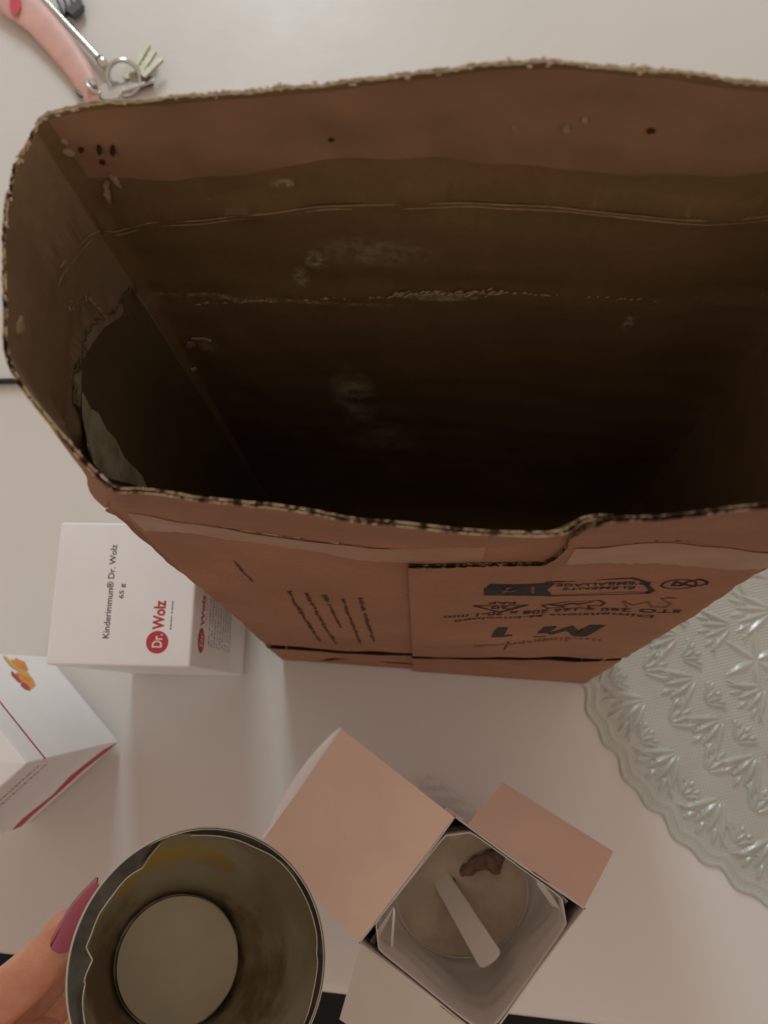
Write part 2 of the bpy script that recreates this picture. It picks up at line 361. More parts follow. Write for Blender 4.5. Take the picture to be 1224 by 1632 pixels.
# position of photo points on the carton's front surface (u along, z up)
nF = np.array([-(FRb-FLb)[1], (FRb-FLb)[0], 0]); uF = (FRb-FLb)/np.linalg.norm(FRb-FLb); LF = np.linalg.norm(FRb-FLb)
fu_all = cu[iF]
def to_px(P):
    d = np.asarray(P)-O; z = d@_F; return np.stack([612+FPX*(d@_R)/z, 816-FPX*(d@_U)/z], -1)
_gc = {}
def uz(px, py, off=TH+.0003):
    if off not in _gc:
        u = np.linspace(0.001, .999, 240); z = np.linspace(.004, .305, 240); Ug, Zg = np.meshgrid(u, z, indexing='ij')
        _gc[off] = (Ug.ravel(), Zg.ravel(), to_px(surf(Ug.ravel(), Zg.ravel(), off)))
    Ug, Zg, Q = _gc[off]; k = ((Q-[px, py])**2).sum(1).argmin(); u, z = Ug[k], Zg[k]
    for it in range(6):
        q = to_px(surf(np.array([u, u+.004, u]), np.array([z, z, z+.003]), off)); J = np.stack([(q[1]-q[0])/.004, (q[2]-q[0])/.003], 1)
        du, dz = np.linalg.solve(J, np.array([px, py])-q[0]); u = float(np.clip(u+np.clip(du, -.02, .02), 0, .999)); z = float(np.clip(z+np.clip(dz, -.01, .01), .003, .306))
    return u, z
def surf(u, z, off):                    # arrays u (0..1), z
    ci = np.interp(u, np.r_[fu_all, 1.0], fi).round().astype(int)
    c0 = np.interp(u, np.r_[fu_all, 1.0], fi); f = (c0-np.floor(c0))[:, None]
    return S(np.floor(c0).astype(int), z, np.full(len(z), off))*(1-f)+S(np.floor(c0).astype(int)+1, z, np.full(len(z), off))*f
def text_flat(s, extra=0, shear=0):
    cu_ = bpy.data.curves.new('t', 'FONT'); cu_.body = s; cu_.size = 1; cu_.offset = extra; cu_.resolution_u = 3; cu_.shear = shear
    ob = bpy.data.objects.new('t', cu_); COL.objects.link(ob); dg = bpy.context.evaluated_depsgraph_get(); dg.update()
    me = bpy.data.meshes.new_from_object(ob.evaluated_get(dg)); V = np.array([v.co[:] for v in me.vertices]); F = [tuple(p.vertices) for p in me.polygons]
    bpy.data.objects.remove(ob); bpy.data.meshes.remove(me); bpy.data.curves.remove(cu_)
    mn, mx = V.min(0), V.max(0); V = (V-mn)/(mx-mn+1e-9); return V[:, :2], F        # unit box
def quad_map(V, q):                     # bilinear: unit square -> 4 corners (uv pairs) bl, br, tr, tl
    a, b = V[:, :1], V[:, 1:2]; q = [np.array(p) for p in q]
    return q[0]*(1-a)*(1-b)+q[1]*a*(1-b)+q[2]*a*b+q[3]*(1-a)*b
def print_front(name, V, F, corners_px, mat, over=True, parent=None, label=None):
    off = (TH+.0003 if over else 0)
    q = [uz(*p, off) for p in corners_px]; UV = quad_map(V, q)
    P = surf(UV[:, 0], UV[:, 1], off+.00025)
    return mesh(name, P, F, mat, parent or (closure if over else front), label=label)
def rect_strokes(rs):                   # list of unit rectangles (x0,y0,x1,y1)
    V = []; F = []
    for (x0, y0, x1, y1) in rs:
        k = len(V); V += [(x0, y0), (x1, y0), (x1, y1), (x0, y1)]; F.append((k, k+1, k+2, k+3))
    return np.array(V), F
def poly_line(pts, wdt, closed=False):
    V = []; F = []; n = len(pts); P = [np.array(p, float) for p in pts]
    for i in range(n if closed else n-1):
        a, b = P[i], P[(i+1) % n]; d = b-a; d /= np.linalg.norm(d)+1e-9; nn = np.array([-d[1], d[0]])*wdt/2; k = len(V)
        V += [a-nn-d*wdt/2, b-nn+d*wdt/2, b+nn+d*wdt/2, a+nn-d*wdt/2]; F.append((k, k+1, k+2, k+3))
    return np.array(V), F
# printed matter on the closure panel reads upside down: bottom-left of the text is at the right in the picture
def T(s, x0, x1, yb, yt, name='printed_text', mat='ink', extra=0, skew=0, dy=0, shear=0):
    V, F = text_flat(s, extra, shear)
    # text bottom edge (baseline) is higher in the picture (yb), text left is right in the picture (x1)
    print_front(name, V, F, [(x1+skew, yb+dy), (x0+skew*.8, yb), (x0, yt), (x1, yt+dy)], M[mat])
def glyph(polys, c, name, mat='ink'):
    V = []; F = []
    for p in polys: F.append(tuple(range(len(V), len(V)+len(p)))); V += p
    return print_front(name, np.array(V, float), F, c, M[mat])
glyph([[(0, 0), (.24, 0), (.24, 1), (0, 1)], [(.76, 0), (1, 0), (1, 1), (.76, 1)], [(.24, 1), (.24, .62), (.5, 0), (.5, .45)], [(.76, 1), (.5, .45), (.5, 0), (.76, .62)]], [(966, 996), (866, 999), (849, 1015), (934, 1014)], 'printed_letter')
glyph([[(.3, 0), (.72, 0), (.72, 1), (.3, 1)], [(.3, 1), (0, .85), (0, .70), (.3, .80)]], [(822, 1000), (781, 1000), (770, 1015), (815, 1015)], 'printed_digit')
T('Dimensions M-Envelope', 722, 1040, 987, 992, extra=.012, skew=4, dy=-8)
T('STO 260 x 166 208 x 70-1 mm', 706, 1084, 981, 986, extra=.012, skew=3, dy=-10)
T("ÉLÉMENTS", 895, 1010, 936, 941, extra=.015, skew=3, dy=-2)
T("D'EMBALLAGE", 885, 1035, 929, 934, extra=.015, skew=3, dy=-2)
T('20', 782, 812, 966, 970, extra=.02)
T('PAP', 778, 822, 958.5, 962, extra=.02)
V, F = poly_line([(0, 0), (1, 0), (.5, 1)], .08, True); print_front('recycling_triangle', V, F, [(839, 964), (756, 965), (756, 977), (839, 976)], M['ink'])
# dark ribbon with a sorting bin pictogram, outlined tag beside it
V = np.array([(0, 0), (.92, 0), (1, .35), (.97, 1), (0, 1), (.1, .5)]); F = [(0, 1, 2, 5), (2, 3, 4, 5)]
rb = print_front('printed_ribbon', V, F, [(886, 929), (773, 930), (768, 948), (880, 949)], M['ink'])
V, F = poly_line([(0, 0), (.80, 0), (.9, .15), (.99, .85), (.96, 1), (0, 1)], .045, False); V[:, 0] = 1-V[:, 0]
print_front('tag_outline', V, F, [(1047, 922), (872, 927), (872, 949), (1040, 945)], M['ink'])
V, F = poly_line([(.1, .1), (.1, .9), (.3, .9)], .08); V2, F2 = poly_line([(.55, .35), (.72, .6), (.9, .35)], .08); F2 = [tuple(i+len(V) for i in f) for f in F2]
V3, F3 = poly_line([(.75, .1), (.9, .9)], .08); F3 = [tuple(i+len(V)+len(V2) for i in f) for f in F3]
q = [uz(*p) for p in [(855, 932), (795, 932), (795, 946), (855, 946)]]; UV = quad_map(np.vstack([V, V2, V3]), q)
mesh('bin_pictogram', surf(UV[:, 0], UV[:, 1], TH+.0003+.0005), F+F2+F3, M['ink_faint'], rb)
# sorting man in a loop, paper carton pictogram, faint pictogram
th = np.linspace(0, 2*math.pi, 26)[:-1]
V, F = poly_line([(.62+.36*math.cos(a), .5+.42*math.sin(a)) for a in th], .05, True); Vb, Fb = poly_line([(.05, .35), (.2, .1), (.45, .3), (.6, .65), (.75, .55), (.68, .25), (.5, .55), (.3, .75), (.05, .6)], .07, True)
print_front('sorting_logo', np.vstack([V, Vb]), F+[tuple(i+len(V) for i in f) for f in Fb], [(1132, 920), (1054, 923), (1052, 939), (1128, 936)], M['ink'])
V, F = poly_line([(0, .35), (.1, .05), (.6, .0), (1, .3), (.9, .6), (.65, .45), (.6, .9), (.4, .7), (.2, 1), (.25, .55), (.05, .6)], .04, True); Vb, Fb = poly_line([(.2, .2), (.4, .35), (.5, .2), (.7, .35), (.85, .25)], .06)
print_front('carton_pictogram', np.vstack([V, Vb]), F+[tuple(i+len(V) for i in f) for f in Fb], [(965, 955), (864, 958), (863, 976), (962, 971)], M['ink'])
V, F = poly_line([(0, .1), (.1, 0), (.25, .05), (.15, .5), (.02, .7), (.1, 1), (.4, .9), (.5, .4), (.8, .6), (1, .2), (.9, .9)], .05); print_front('faint_pictogram', V, F, [(1077, 951), (994, 954), (992, 971), (1070, 966)], M['ink_faint'])
def scribble(n, seed):                  # too small in the photograph to read: broken strokes
    r = random.Random(seed); rs = []; x = 0
    while x < 1:
        w_ = r.uniform(.4, 1)/n
        if r.random() < .93: rs.append((x, r.uniform(0, .3), min(1, x+w_*.55), r.uniform(.6, 1)))
        if r.random() < .5: rs.append((x, .4, min(1, x+w_*1.2), .58))
        x += w_*1.05
    return rect_strokes(rs)
V, F = scribble(22, 5); print_front('faint_print', V, F, [(960, 1016), (755, 1027), (755, 1033), (958, 1022)], M['ink_faint'])
V, F = rect_strokes([(0, 0, 1, 1)]); print_front('slash_mark', V, F, [(812, 1022), (808, 1022), (802, 1035), (805, 1035)], M['ink'])
# five lines of small print and a code line on the left half, running down the board
lines = [((455, 942), (508, 1023), 9, 30), ((484, 945), (532, 1026), 8, 28), ((512, 948), (540, 1000), 8, 20), ((541, 951), (572, 1026), 8, 28), ((569, 953), (593, 1022), 8, 26), ((370, 894), (401, 927), 6, 14)]
for k, (a, b_, wd, n_) in enumerate(lines):
    V, F = scribble(n_, 20+k); print_front('small_print', V, F, [(a[0], a[1]), (b_[0], b_[1]), (b_[0]+wd*.8, b_[1]-1), (a[0]+wd*1.15, a[1]-1)], M['ink_soft'], over=False)
# tape along the crease
def strip(name, pa, mat, over, widths=None, jit=.001, parent=None, seed=3, off=.00018, n=160):
    (ua, za), (ub, zb_), hgt = pa; u = np.linspace(ua, ub, n); zt_ = np.linspace(za, zb_, n)+jit*.3*nz(u, 0, 12, seed)
    hb = hgt*(1+.10*nz(u, 0, 5, seed+1)+.05*nz(u, 0, 40, seed+2)); o_ = (TH+.0003 if over else 0)+off; rows = 5
    G = np.stack([surf(u, zt_-hb*r_/(rows-1), o_) for r_ in range(rows)], 1)
    return mesh(name, G.reshape(-1, 3), quads(n, rows, flip=True), M[mat], parent or (closure if over else front), smooth=True)
cz = .306
strip('tape', ((.02, cz-.003), (.55, cz-.003), .014), 'tape', False)
strip('tape', ((.684, cz-.003), (1.0, cz-.003), .018), 'tape', True, seed=6)
# dark stroke painting the shade of a curved gap in the base band
V, F = poly_line([(0, .3), (.05, .75), (.3, .6), (.6, .35), (1, 0), (.6, .28), (.3, .5), (.05, .55)], .05)
q = [uz(*p, 0) for p in [(520, 1058), (870, 1072), (870, 1060), (520, 1046)]]; UV = quad_map(V, q)
mesh('dark_gap_stroke', surf(UV[:, 0], UV[:, 1], 0), F, M['hole_dark'], band)
ib = iB[(cu[iB] > .02) & (cu[iB] < .985)][::4]; zr_ = rimz(ib)-.0012; lowz = .3675-.010*np.clip((cu[ib]-.7)/.28, 0, 1)+.0022*nz(carc[ib], 0, 9, 4)+.0008*nz(carc[ib], 0, 50, 5)
G = np.stack([S(ib, zr_+(lowz-zr_)*k/8, np.full(len(ib), -.00105-.00015)) for k in range(9)], 1)
M['tape_inside'] = simple('tape_inside', (.275, .160, .09), .5, .4, var=.1, nscale=70, bumpd=.0005, bs=120)[0]
mesh('tape', G.reshape(-1, 3), quads(len(ib), 9), M['tape_inside'], back, smooth=True, label='tape left along the inside of the rear rim')
simple('crease_highlight', (.36, .245, .135), .8, .2, var=.3, nscale=250)  # paler strip colour paints the highlight along the crease
for nm_, ix_, par_, k0, k1 in (('crease_highlight', iB, back, .03, 1.0), ('crease_highlight', iL, left, 0, .30)):
    ii = ix_[(cu[ix_] >= k0) & (cu[ix_] <= k1)][::3]
    for dz_, hh in ((0, .0011), (-.0024, .0005)):
        zc_ = cols[ii, 2, 2]+dz_+.0004*nz(carc[ii], 0, 20, 6) if ix_ is iB else cols[ii, 2, 2]+dz_-.006*cu[ii]+.0006*nz(carc[ii], 0, 20, 6)
        hw = hh*(.6+.4*nz(carc[ii], 0, 60, 9)); G = np.stack([S(ii, zc_+hw*q, np.full(len(ii), -.00105-o_)) for q, o_ in ((.5, .00005), (.25, .0003), (-.25, .0003), (-.5, .00005))], 1)
        mesh(nm_, G.reshape(-1, 3), quads(len(ii), 4), M['crease_highlight'], par_, smooth=True)
_ic = {}
def inside_hit(px, py, which):
    if which not in _ic:
        ix = {'B': iB, 'L': iL}[which][::3]; f = np.linspace(0, 1, 400); zt_ = rimz(ix); I = np.repeat(ix[:, None], 400, 1); Zg = .05+(zt_[:, None]-.05)*f[None]
        P = S(I, Zg, np.full(Zg.shape, -.00105)).reshape(-1, 3); _ic[which] = (P, to_px(P), np.repeat(nor[ix % NC, 2][:, None], 400, 1).reshape(-1, 3))
    P, Q, Nn = _ic[which]; k = ((Q-[px, py])**2).sum(1).argmin(); return P[k], Nn[k]
# a second board lining the lower left side, its curved upper edge showing
_pe = [inside_hit(*p, 'L') for p in [(180, 497), (150, 510), (126, 545), (114, 600), (116, 640), (132, 672), (160, 712), (215, 770)]]
_pk = [int(np.argmin(np.linalg.norm(S(iL, np.full(len(iL), p_[2]), np.full(len(iL), -.00105))-p_, axis=1))) for p_, n_ in _pe]
il = iL[3:max(_pk)+1]; zt2 = np.interp(np.arange(3, max(_pk)+1), _pk, [p_[2] for p_, n_ in _pe])
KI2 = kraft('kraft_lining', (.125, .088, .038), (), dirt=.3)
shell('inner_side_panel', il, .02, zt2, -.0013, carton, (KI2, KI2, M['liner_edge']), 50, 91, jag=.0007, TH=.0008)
# torn paper bits inside and along the rim
def blob(P, ex, ey, n=11, jag=.35, seed=0):
    r = random.Random(seed); return [P+ex*math.cos(2*math.pi*i/n)*(1+r.uniform(-jag, jag))+ey*math.sin(2*math.pi*i/n)*(1+r.uniform(-jag, jag)) for i in range(n)]
def scrap(px, py, wpx, hpx, mat, which='B', ang=0, seed=0, name='torn_patch', n=11, jag=.35):
    P, nn = inside_hit(px, py, which); sc_ = np.dot(P-O, _F)/FPX
    up_ = np.array([0, 0, 1.]); ax = np.cross(up_, nn)
    ex = ax*wpx*sc_/2; ey = up_*hpx*sc_/2*1.9
    c_, s_ = math.cos(ang), math.sin(ang); ex, ey = ex*c_+up_*np.linalg.norm(ex)*s_, ey*c_-ax*np.linalg.norm(ey)*s_
    pl_ = blob(P-nn*.0001, ex, ey, n, jag, seed); mb = MB(); mb.prism(pl_, -nn*.0001, -nn*.0009); return mb.build(name, M[mat], back if which == 'B' else left)
scrap(28, 521, 30, 8, 'paper_torn', 'L', 0, 1)
scrap(175, 305, 10, 22, 'paper_torn', 'B', .25, 2); scrap(183, 285, 7, 14, 'paper_torn', 'B', -.3, 3); scrap(170, 290, 8, 10, 'paper_torn', 'B', .6, 33)
scrap(112, 240, 22, 5, 'paper_torn', 'B', .5, 4); scrap(104, 222, 12, 3, 'paper_torn', 'B', .9, 34)
scrap(156, 238, 6, 10, 'hole_dark', 'B', .2, 5); scrap(184, 235, 7, 12, 'hole_dark', 'B', .3, 6); scrap(163, 256, 10, 4, 'hole_dark', 'B', 0, 7); scrap(130, 238, 9, 5, 'hole_dark', 'B', 0, 8)
scrap(1037, 206, 13, 4, 'hole_dark', 'B', 0, 9); scrap(530, 219, 8, 2, 'hole_dark', 'B', 0, 10)
scrap(303, 548, 14, 10, 'paper_torn', 'B', .6, 12); scrap(308, 586, 9, 5, 'paper_torn', 'B', .2, 13); scrap(322, 540, 26, 4, 'paper_torn', 'B', .1, 15)
scrap(903, 203, 14, 6, 'paper_torn', 'B', .5, 16); scrap(933, 187, 8, 4, 'paper_torn', 'B', 0, 17); scrap(820, 202, 12, 2, 'paper_torn', 'B', .4, 18); scrap(462, 292, 14, 2, 'paper_torn', 'B', -.2, 19)
def fuzz(name, which, pts, per, size, mat, spread=3, seed=0):
    r = random.Random(seed); mb = MB()
    for (a, b_) in zip(pts[:-1], pts[1:]):
        Pa, na = inside_hit(*a, which); Pb, nb_ = inside_hit(*b_, which)
        for k in range(per):
            s = r.random(); P = lerp(Pa, Pb, s)+np.array([0, 0, r.gauss(0, spread*.00018)]); nn = lerp(na, nb_, s); nn /= np.linalg.norm(nn)
            tx = np.cross([0, 0, 1.], nn); a_ = r.uniform(-.5, .5); L = size*r.uniform(.4, 1.6); d1 = tx*math.cos(a_)+np.array([0, 0, 1])*math.sin(a_)
            Q = P-nn*r.uniform(.0002, .0008); e_ = np.cross(d1, nn)*L*r.uniform(.12, .35)
            mb.prism([Q-d1*L/2, Q-e_, Q+d1*L/2-nn*L*.3, Q+e_], nn*0, -nn*.00012)
    return mb.build(name, M[mat], back if which == 'B' else left, kind='stuff')
fuzz('crease_fibres', 'B', [(300, 481), (400, 479), (500, 474), (620, 470), (680, 466), (810, 464), (900, 470), (1050, 478)], 13, .0012, 'paper_torn', 1.2, 3)
fuzz('crease_fibres', 'B', [(630, 468), (680, 466), (740, 465), (800, 464)], 30, .0018, 'paper_torn', 4, 4)
fuzz('crease_fibres', 'L', [(105, 490), (140, 475), (165, 505), (200, 500)], 16, .0010, 'paper_torn', 8, 5)
# pale torn liner hanging along the left front corner
P_ = []
for (px, py) in [(121, 632), (122, 660), (128, 690), (131, 715), (141, 742), (160, 766), (190, 771), (228, 778), (218, 762), (205, 742), (192, 730), (172, 700), (160, 690), (146, 662), (136, 654)]:
    p, nn = inside_hit(px, py, 'L'); P_.append(p-nn*.0014)
mb = MB(); mb.prism(P_, np.array([.0000, 0, 0]), np.array([.0003, 0.0002, 0.0001])); mb.build('torn_liner_strip', M['liner_grey'], left, label='pale torn paper liner strip inside the left corner')
# torn ear of board at the left front edge
mb = MB(); ear = [surf(np.array([.0]), np.array([.303]), 0)[0], at(163, 806, .3035), at(176, 812, .3025), at(168, 816, .302), at(200, 830, .294)]
mb.prism([ear[0]+[.003, 0, .002], ear[1], ear[2], ear[3], ear[4]], np.array([0, 0.0002, 0]), np.array([.0001, .0008, .0001])); mb.build('torn_edge', KO, carton)
# fuzzy pale fibres along the back rim
mb = MB(); r = random.Random(12)
for k in range(200):
    i_ = iB[0]+r.randrange(len(iB)) if r.random() < .8 else iL[0]+r.randrange(len(iL)); z_ = rimz([i_])[0]+r.uniform(-.0008, .0006); P = S([i_], [z_], [-r.uniform(0, TH)])[0]
    nn = nor[i_ % NC, 3]; tx = np.cross([0, 0, 1.], nn); L = r.uniform(.0004, .0016); a_ = r.uniform(-.4, .4); d1 = tx*math.cos(a_)+np.array([0, 0, .5])*math.sin(a_)+nn*r.uniform(-.3, .3)
    e_ = np.array([0, 0, 1])*L*.22+nn*L*.12; mb.prism([P-d1*L/2, P-e_, P+d1*L/2, P+e_], nn*0, nn*.00014)
mb.build('rim_fibres', M['paper_pale'], carton, kind='stuff')
# ------------------------------------------------------------------ small cartons
HB = .127; SB = .070
def frame(x, y, yaw):
    c, s = math.cos(yaw), math.sin(yaw); return np.array([x, y, 0]), np.array([c, s, 0]), np.array([-s, c, 0])
def text_at(s, parent, center, xd, yd, width, height, mat, name='printed_text', extra=0, lift=.0001):
    V, F = text_flat(s, extra); nn = np.cross(xd, yd)
    P = center+(V[:, :1]-.5)*width*xd+(V[:, 1:2]-.5)*height*yd+nn*lift
    return mesh(name, P, F, M[mat], parent)
def flat_poly(pts2, parent, center, xd, yd, mat, name, lift=.0001, label=None):
    nn = np.cross(xd, yd); P = [center+xd*a+yd*b_+nn*lift for a, b_ in pts2]; return mesh(name, P, [tuple(range(len(P)))], M[mat], parent, label=label)
def ell(a, b_, n=28, cx=0, cy=0): return [(cx+a*math.cos(2*math.pi*i/n), cy+b_*math.sin(2*math.pi*i/n)) for i in range(n)]
def rbox(o, ex, ey, z0, z1, r, mat, name, parent, seg=4, top=True):   # upright box with rounded edges (vertical and top)
    prof_ = [(0, z0)]+[(r*(1-math.cos(a)), z1-r+r*math.sin(a)) for a in np.linspace(0, math.pi/2, seg+1)]
    V = []; nn = 0
    for (ins, z) in prof_:
        ring = []
        for (cx, cy, a0) in ((SB, SB, 0), (0, SB, 90), (0, 0, 180), (SB, 0, 270)):
            for a in np.linspace(a0, a0+90, seg+1):
                rr = max(r-ins, 0)+.0002; cxx = cx-r if cx else r; cyy = cy-r if cy else r
                ring.append(o+ex*(cxx+rr*math.cos(math.radians(a)))+ey*(cyy+rr*math.sin(math.radians(a)))+[0, 0, z])
        nn = len(ring); V += ring
    F = []
    for k in range(len(prof_)-1):
        for i in range(nn): F.append((k*nn+i, k*nn+(i+1) % nn, (k+1)*nn+(i+1) % nn, (k+1)*nn+i))
    F.append(tuple(range((len(prof_)-1)*nn, len(prof_)*nn))); F.append(tuple(range(nn))[::-1])
    return mesh(name, V, F, M[mat], parent, smooth=30)
def logo(parent, center, xd, yd, s):
    flat_poly(ell(.0052*s, .0052*s), parent, center, xd, yd, 'red_ink', 'logo_disc', .00012)
    text_at('Dr.', parent, center+xd*.0006*s, xd, yd, .0062*s, .0048*s, 'white_ink', 'logo_text', .02, .0002)
    text_at('Wolz', parent, center+xd*.0125*s, xd, yd, .0135*s, .0056*s, 'red_ink', 'logo_text', .03, .00012)
    V, F = scribble(14, 77); nn = np.cross(xd, yd); P = center+xd*.006*s+V[:, :1]*.013*s*xd-yd*.0052*s+(V[:, 1:2]-1)*.0011*s*yd+nn*.0001; mesh('small_print', P, F, M['label_ink'], parent)
def product_box(x, y, yaw, label):
    o, ex, ey = frame(x, y, yaw); r_ = empty('product_box', o+ex*SB/2+ey*SB/2, label, 'carton box', 'small white product cartons')
    body = rbox(o, ex, ey, .0004, HB-.0021, .0012, 'carton_white', 'body', r_)
    lid = rbox(o+ex*0+ey*0, ex, ey, HB-.0016, HB, .0012, 'carton_white', 'lid_flap', r_)
    return r_, body, lid, o, ex, ey
Z = np.array([0, 0, 1.])
b1, body1, lid1, o1, ex1, ey1 = product_box(-.1697, .0815, -.1407, 'upright small white carton with red round logo on its top, beside the large brown carton')
tc_ = o1+Z*HB
text_at('Kinderimmun® Dr. Wolz', lid1, tc_+ex1*SB*.40+ey1*SB*.515, ey1, -ex1, SB*.66, .0034, 'label_ink', extra=.012)
text_at('65 g', lid1, tc_+ex1*SB*.49+ey1*SB*.515, ey1, -ex1, .0074, .0030, 'label_ink', extra=.015)
logo(lid1, tc_+ex1*SB*.765+ey1*SB*.165, ey1, -ex1, 1.05)
sf = o1+ex1*(SB+.0003); logo(body1, sf+ey1*SB*.2+Z*(HB-.018), ey1, Z, 1.2)
for k in range(9):
    V, F = scribble(26, 50+k); P = sf+ey1*(.012+V[:, :1]*.05)+Z*(HB-.034-k*.0062+V[:, 1:2]*.0022)+ex1*.0001; mesh('small_print', P, F, M['label_ink'], body1)
b3, body3, lid3, o3, ex3, ey3 = product_box(-.2350, .0000, .62, 'small white carton with red line and orange picture at the far left')
# its window-side face (+ex side): red line near the top, colourful printed picture ; its near face (-ey side): red swoosh
s1 = o3+ex3*(SB+.0003)
flat_poly([(0, 0), (SB, 0), (SB, .0016), (0, .0016)], body3, s1+Z*(HB-.021), ey3, Z, 'red_ink', 'red_line', .0001)
for k, (a, h_, ra, rb_, m_) in enumerate([(.056, .055, .009, .006, 'yellow_ink'), (.050, .060, .006, .008, 'orange_ink'), (.062, .050, .004, .009, 'orange_ink'), (.053, .068, .004, .003, 'red_ink'), (.046, .066, .003, .004, 'red_ink'), (.063, .061, .005, .003, 'yellow_ink')]):
    rr = random.Random(k); flat_poly([(x*(1+rr.uniform(-.25, .25)), y_*(1+rr.uniform(-.25, .25))) for x, y_ in ell(ra, rb_, 14)], body3, s1+ey3*a+Z*h_, ey3, Z, m_, 'printed_picture', .0001+.00003*k)
s2 = o3-ey3*.0003
sw = [(.0695, .002), (.066, .016), (.045, .026), (.028, .018), (.010, .026), (.0, .022), (.0, .010), (.010, .012), (.028, .010), (.048, .010), (.062, .003)]
P2 = [(a, h_) for a, h_ in sw]
pp = [s2+ex3*a+Z*h_-ey3*.0001 for a, h_ in sw]; mesh('red_swoosh', pp, [(0, 1, 10), (1, 2, 9, 10), (2, 3, 8, 9), (3, 4, 7, 8), (4, 5, 6, 7)], M['red_ink'], body3)
for zz_ in (.108, .100): flat_poly([(0, 0), (SB*.85, 0), (SB*.85, .0016), (0, .0016)], body3, s2+Z*zz_, ex3, Z, 'white_ink', 'printed_line', .0001) if False else None
for k in range(2):
    V, F = scribble(22, 90+k); P = s2+ex3*(.006+V[:, :1]*.06)+Z*(.106-k*.010+V[:, 1:2]*.0025)-ey3*.0001; mesh('small_print', P, F, M['red_ink'], body3)
def lean(o, pivot, axis, deg):
    p = Vector(pivot); o.matrix_world = Matrix.Translation(p) @ Matrix.Rotation(math.radians(deg), 4, Vector(axis)) @ Matrix.Translation(-p) @ Matrix.Translation(o.location)
lean(b1, o1, ex1, 4.5); lean(b3, o3, (1, 0, 0), 6.5)
# ------------------------------------------------------------------ open carton with powder
P4, P3, P1, P2_ = at(777, 1664, HB), at(934, 1448, HB), at(725, 1300, HB), at(571, 1503, HB)
ob = empty('open_product_box', ((P4+P3+P1+P2_)/4)*[1, 1, 0], 'opened small carton with warm-tinted flaps spread out and powder tub inside, below the large carton', 'carton box')
t_ = .0006; ctr = (P4+P3+P1+P2_)/4
def wall(a, b_, name):
    inw = (ctr-(a+b_)/2); inw[2] = 0; inw /= np.linalg.norm(inw); mb = MB()
    d = (b_-a)/np.linalg.norm(b_-a); n_ = 12
    V = []
    for s in range(n_+1):
        bow = .0012*math.sin(math.pi*s/n_)
        for (z, i_) in ((.0004, 0), (HB*.5, -.4), (HB*.85, -.6), (HB, -1), (HB, -1), (HB*.85, -.6), (HB*.5, -.4), (.0004, 0)):
            pass
        p = lerp(a, b_, s/n_); p = np.array([p[0], p[1], 0])
        for k, (z, bf) in enumerate(((.0004, 0), (.06, .4), (.1, .8), (HB, 1.0))): V.append(p+Z*z+inw*(bow*bf*.5))
        for k, (z, bf) in enumerate(((HB, 1.0), (.1, .8), (.06, .4), (.0004, 0))): V.append(p+Z*z+inw*(bow*bf*.5+t_))
    F = quads(n_+1, 8); nf = len(F); mi = ([0]*3+[1]+[1]*3)*n_
    F += [(i*8, i*8+7, (i+1)*8+7, (i+1)*8) for i in range(n_)]; mi += [1]*n_
    return mesh(name, V, F, [M['carton_white'], M['carton_inner']], ob, smooth=30, mi=mi)
for a, b_ in ((P1, P2_), (P2_, P4), (P4, P3), (P3, P1)): wall(a, b_, 'side_panel')
mb = MB(); mb.prism([p*[1, 1, 0] for p in (P1, P2_, P4, P3)], Z*.0005, Z*.0012); mb.build('bottom_panel', M['carton_inner'], ob)
def sheet(name, rows, mat_up, mat_dn, parent, th=.0006, smooth=True):   # rows: grid of points -> thin solid
    G = np.array(rows); nu, nv = G.shape[:2]; du = np.gradient(G, axis=0); dv = np.gradient(G, axis=1); nn = np.cross(du, dv); nn /= np.linalg.norm(nn, axis=2, keepdims=True)
    if nn[..., 2].mean() < 0: nn = -nn; fl_ = True
    else: fl_ = False
    V = np.vstack([G.reshape(-1, 3), (G-nn*th).reshape(-1, 3)]); F = quads(nu, nv, flip=fl_)+quads(nu, nv, nu*nv, flip=not fl_); n0 = (nu-1)*(nv-1); mi = [0]*n0+[1]*n0
    per = [i*nv for i in range(nu)]+[(nu-1)*nv+j for j in range(1, nv)]+[i*nv+nv-1 for i in range(nu-2, -1, -1)]+[j for j in range(nv-2, 0, -1)]
    k = nu*nv
    for i in range(len(per)): a, b_ = per[i], per[(i+1) % len(per)]; F.append((a, b_, b_+k, a+k)); mi.append(1)
    return mesh(name, V, F, [mat_up, mat_dn], parent, smooth=35, mi=mi)
def flapgrid(c0, c1, e0_, e1_, bend=.002, nu=14, nv=14, curl=None):   # hinge c0-c1, outer e0-e1
    rows = []
    for i in range(nu):
        u = i/(nu-1); row = []
        for j in range(nv):
            v = j/(nv-1); p = lerp(lerp(c0, c1, v), lerp(e0_, e1_, v), u)
            row.append(p+Z*(bend*math.sin(math.pi*u)+.0006*math.sin(3*v+2*u)))
        rows.append(row)
    return rows
E0, E1 = at(545, 1162, .132), at(420, 1338, .128)
G = flapgrid(lerp(P1, P2_, .01), lerp(P1, P2_, .99), E0, E1, .0025, 18, 18)
lidf = sheet('lid_flap', G, M['carton_warm_bounce'], M['carton_white'], ob)
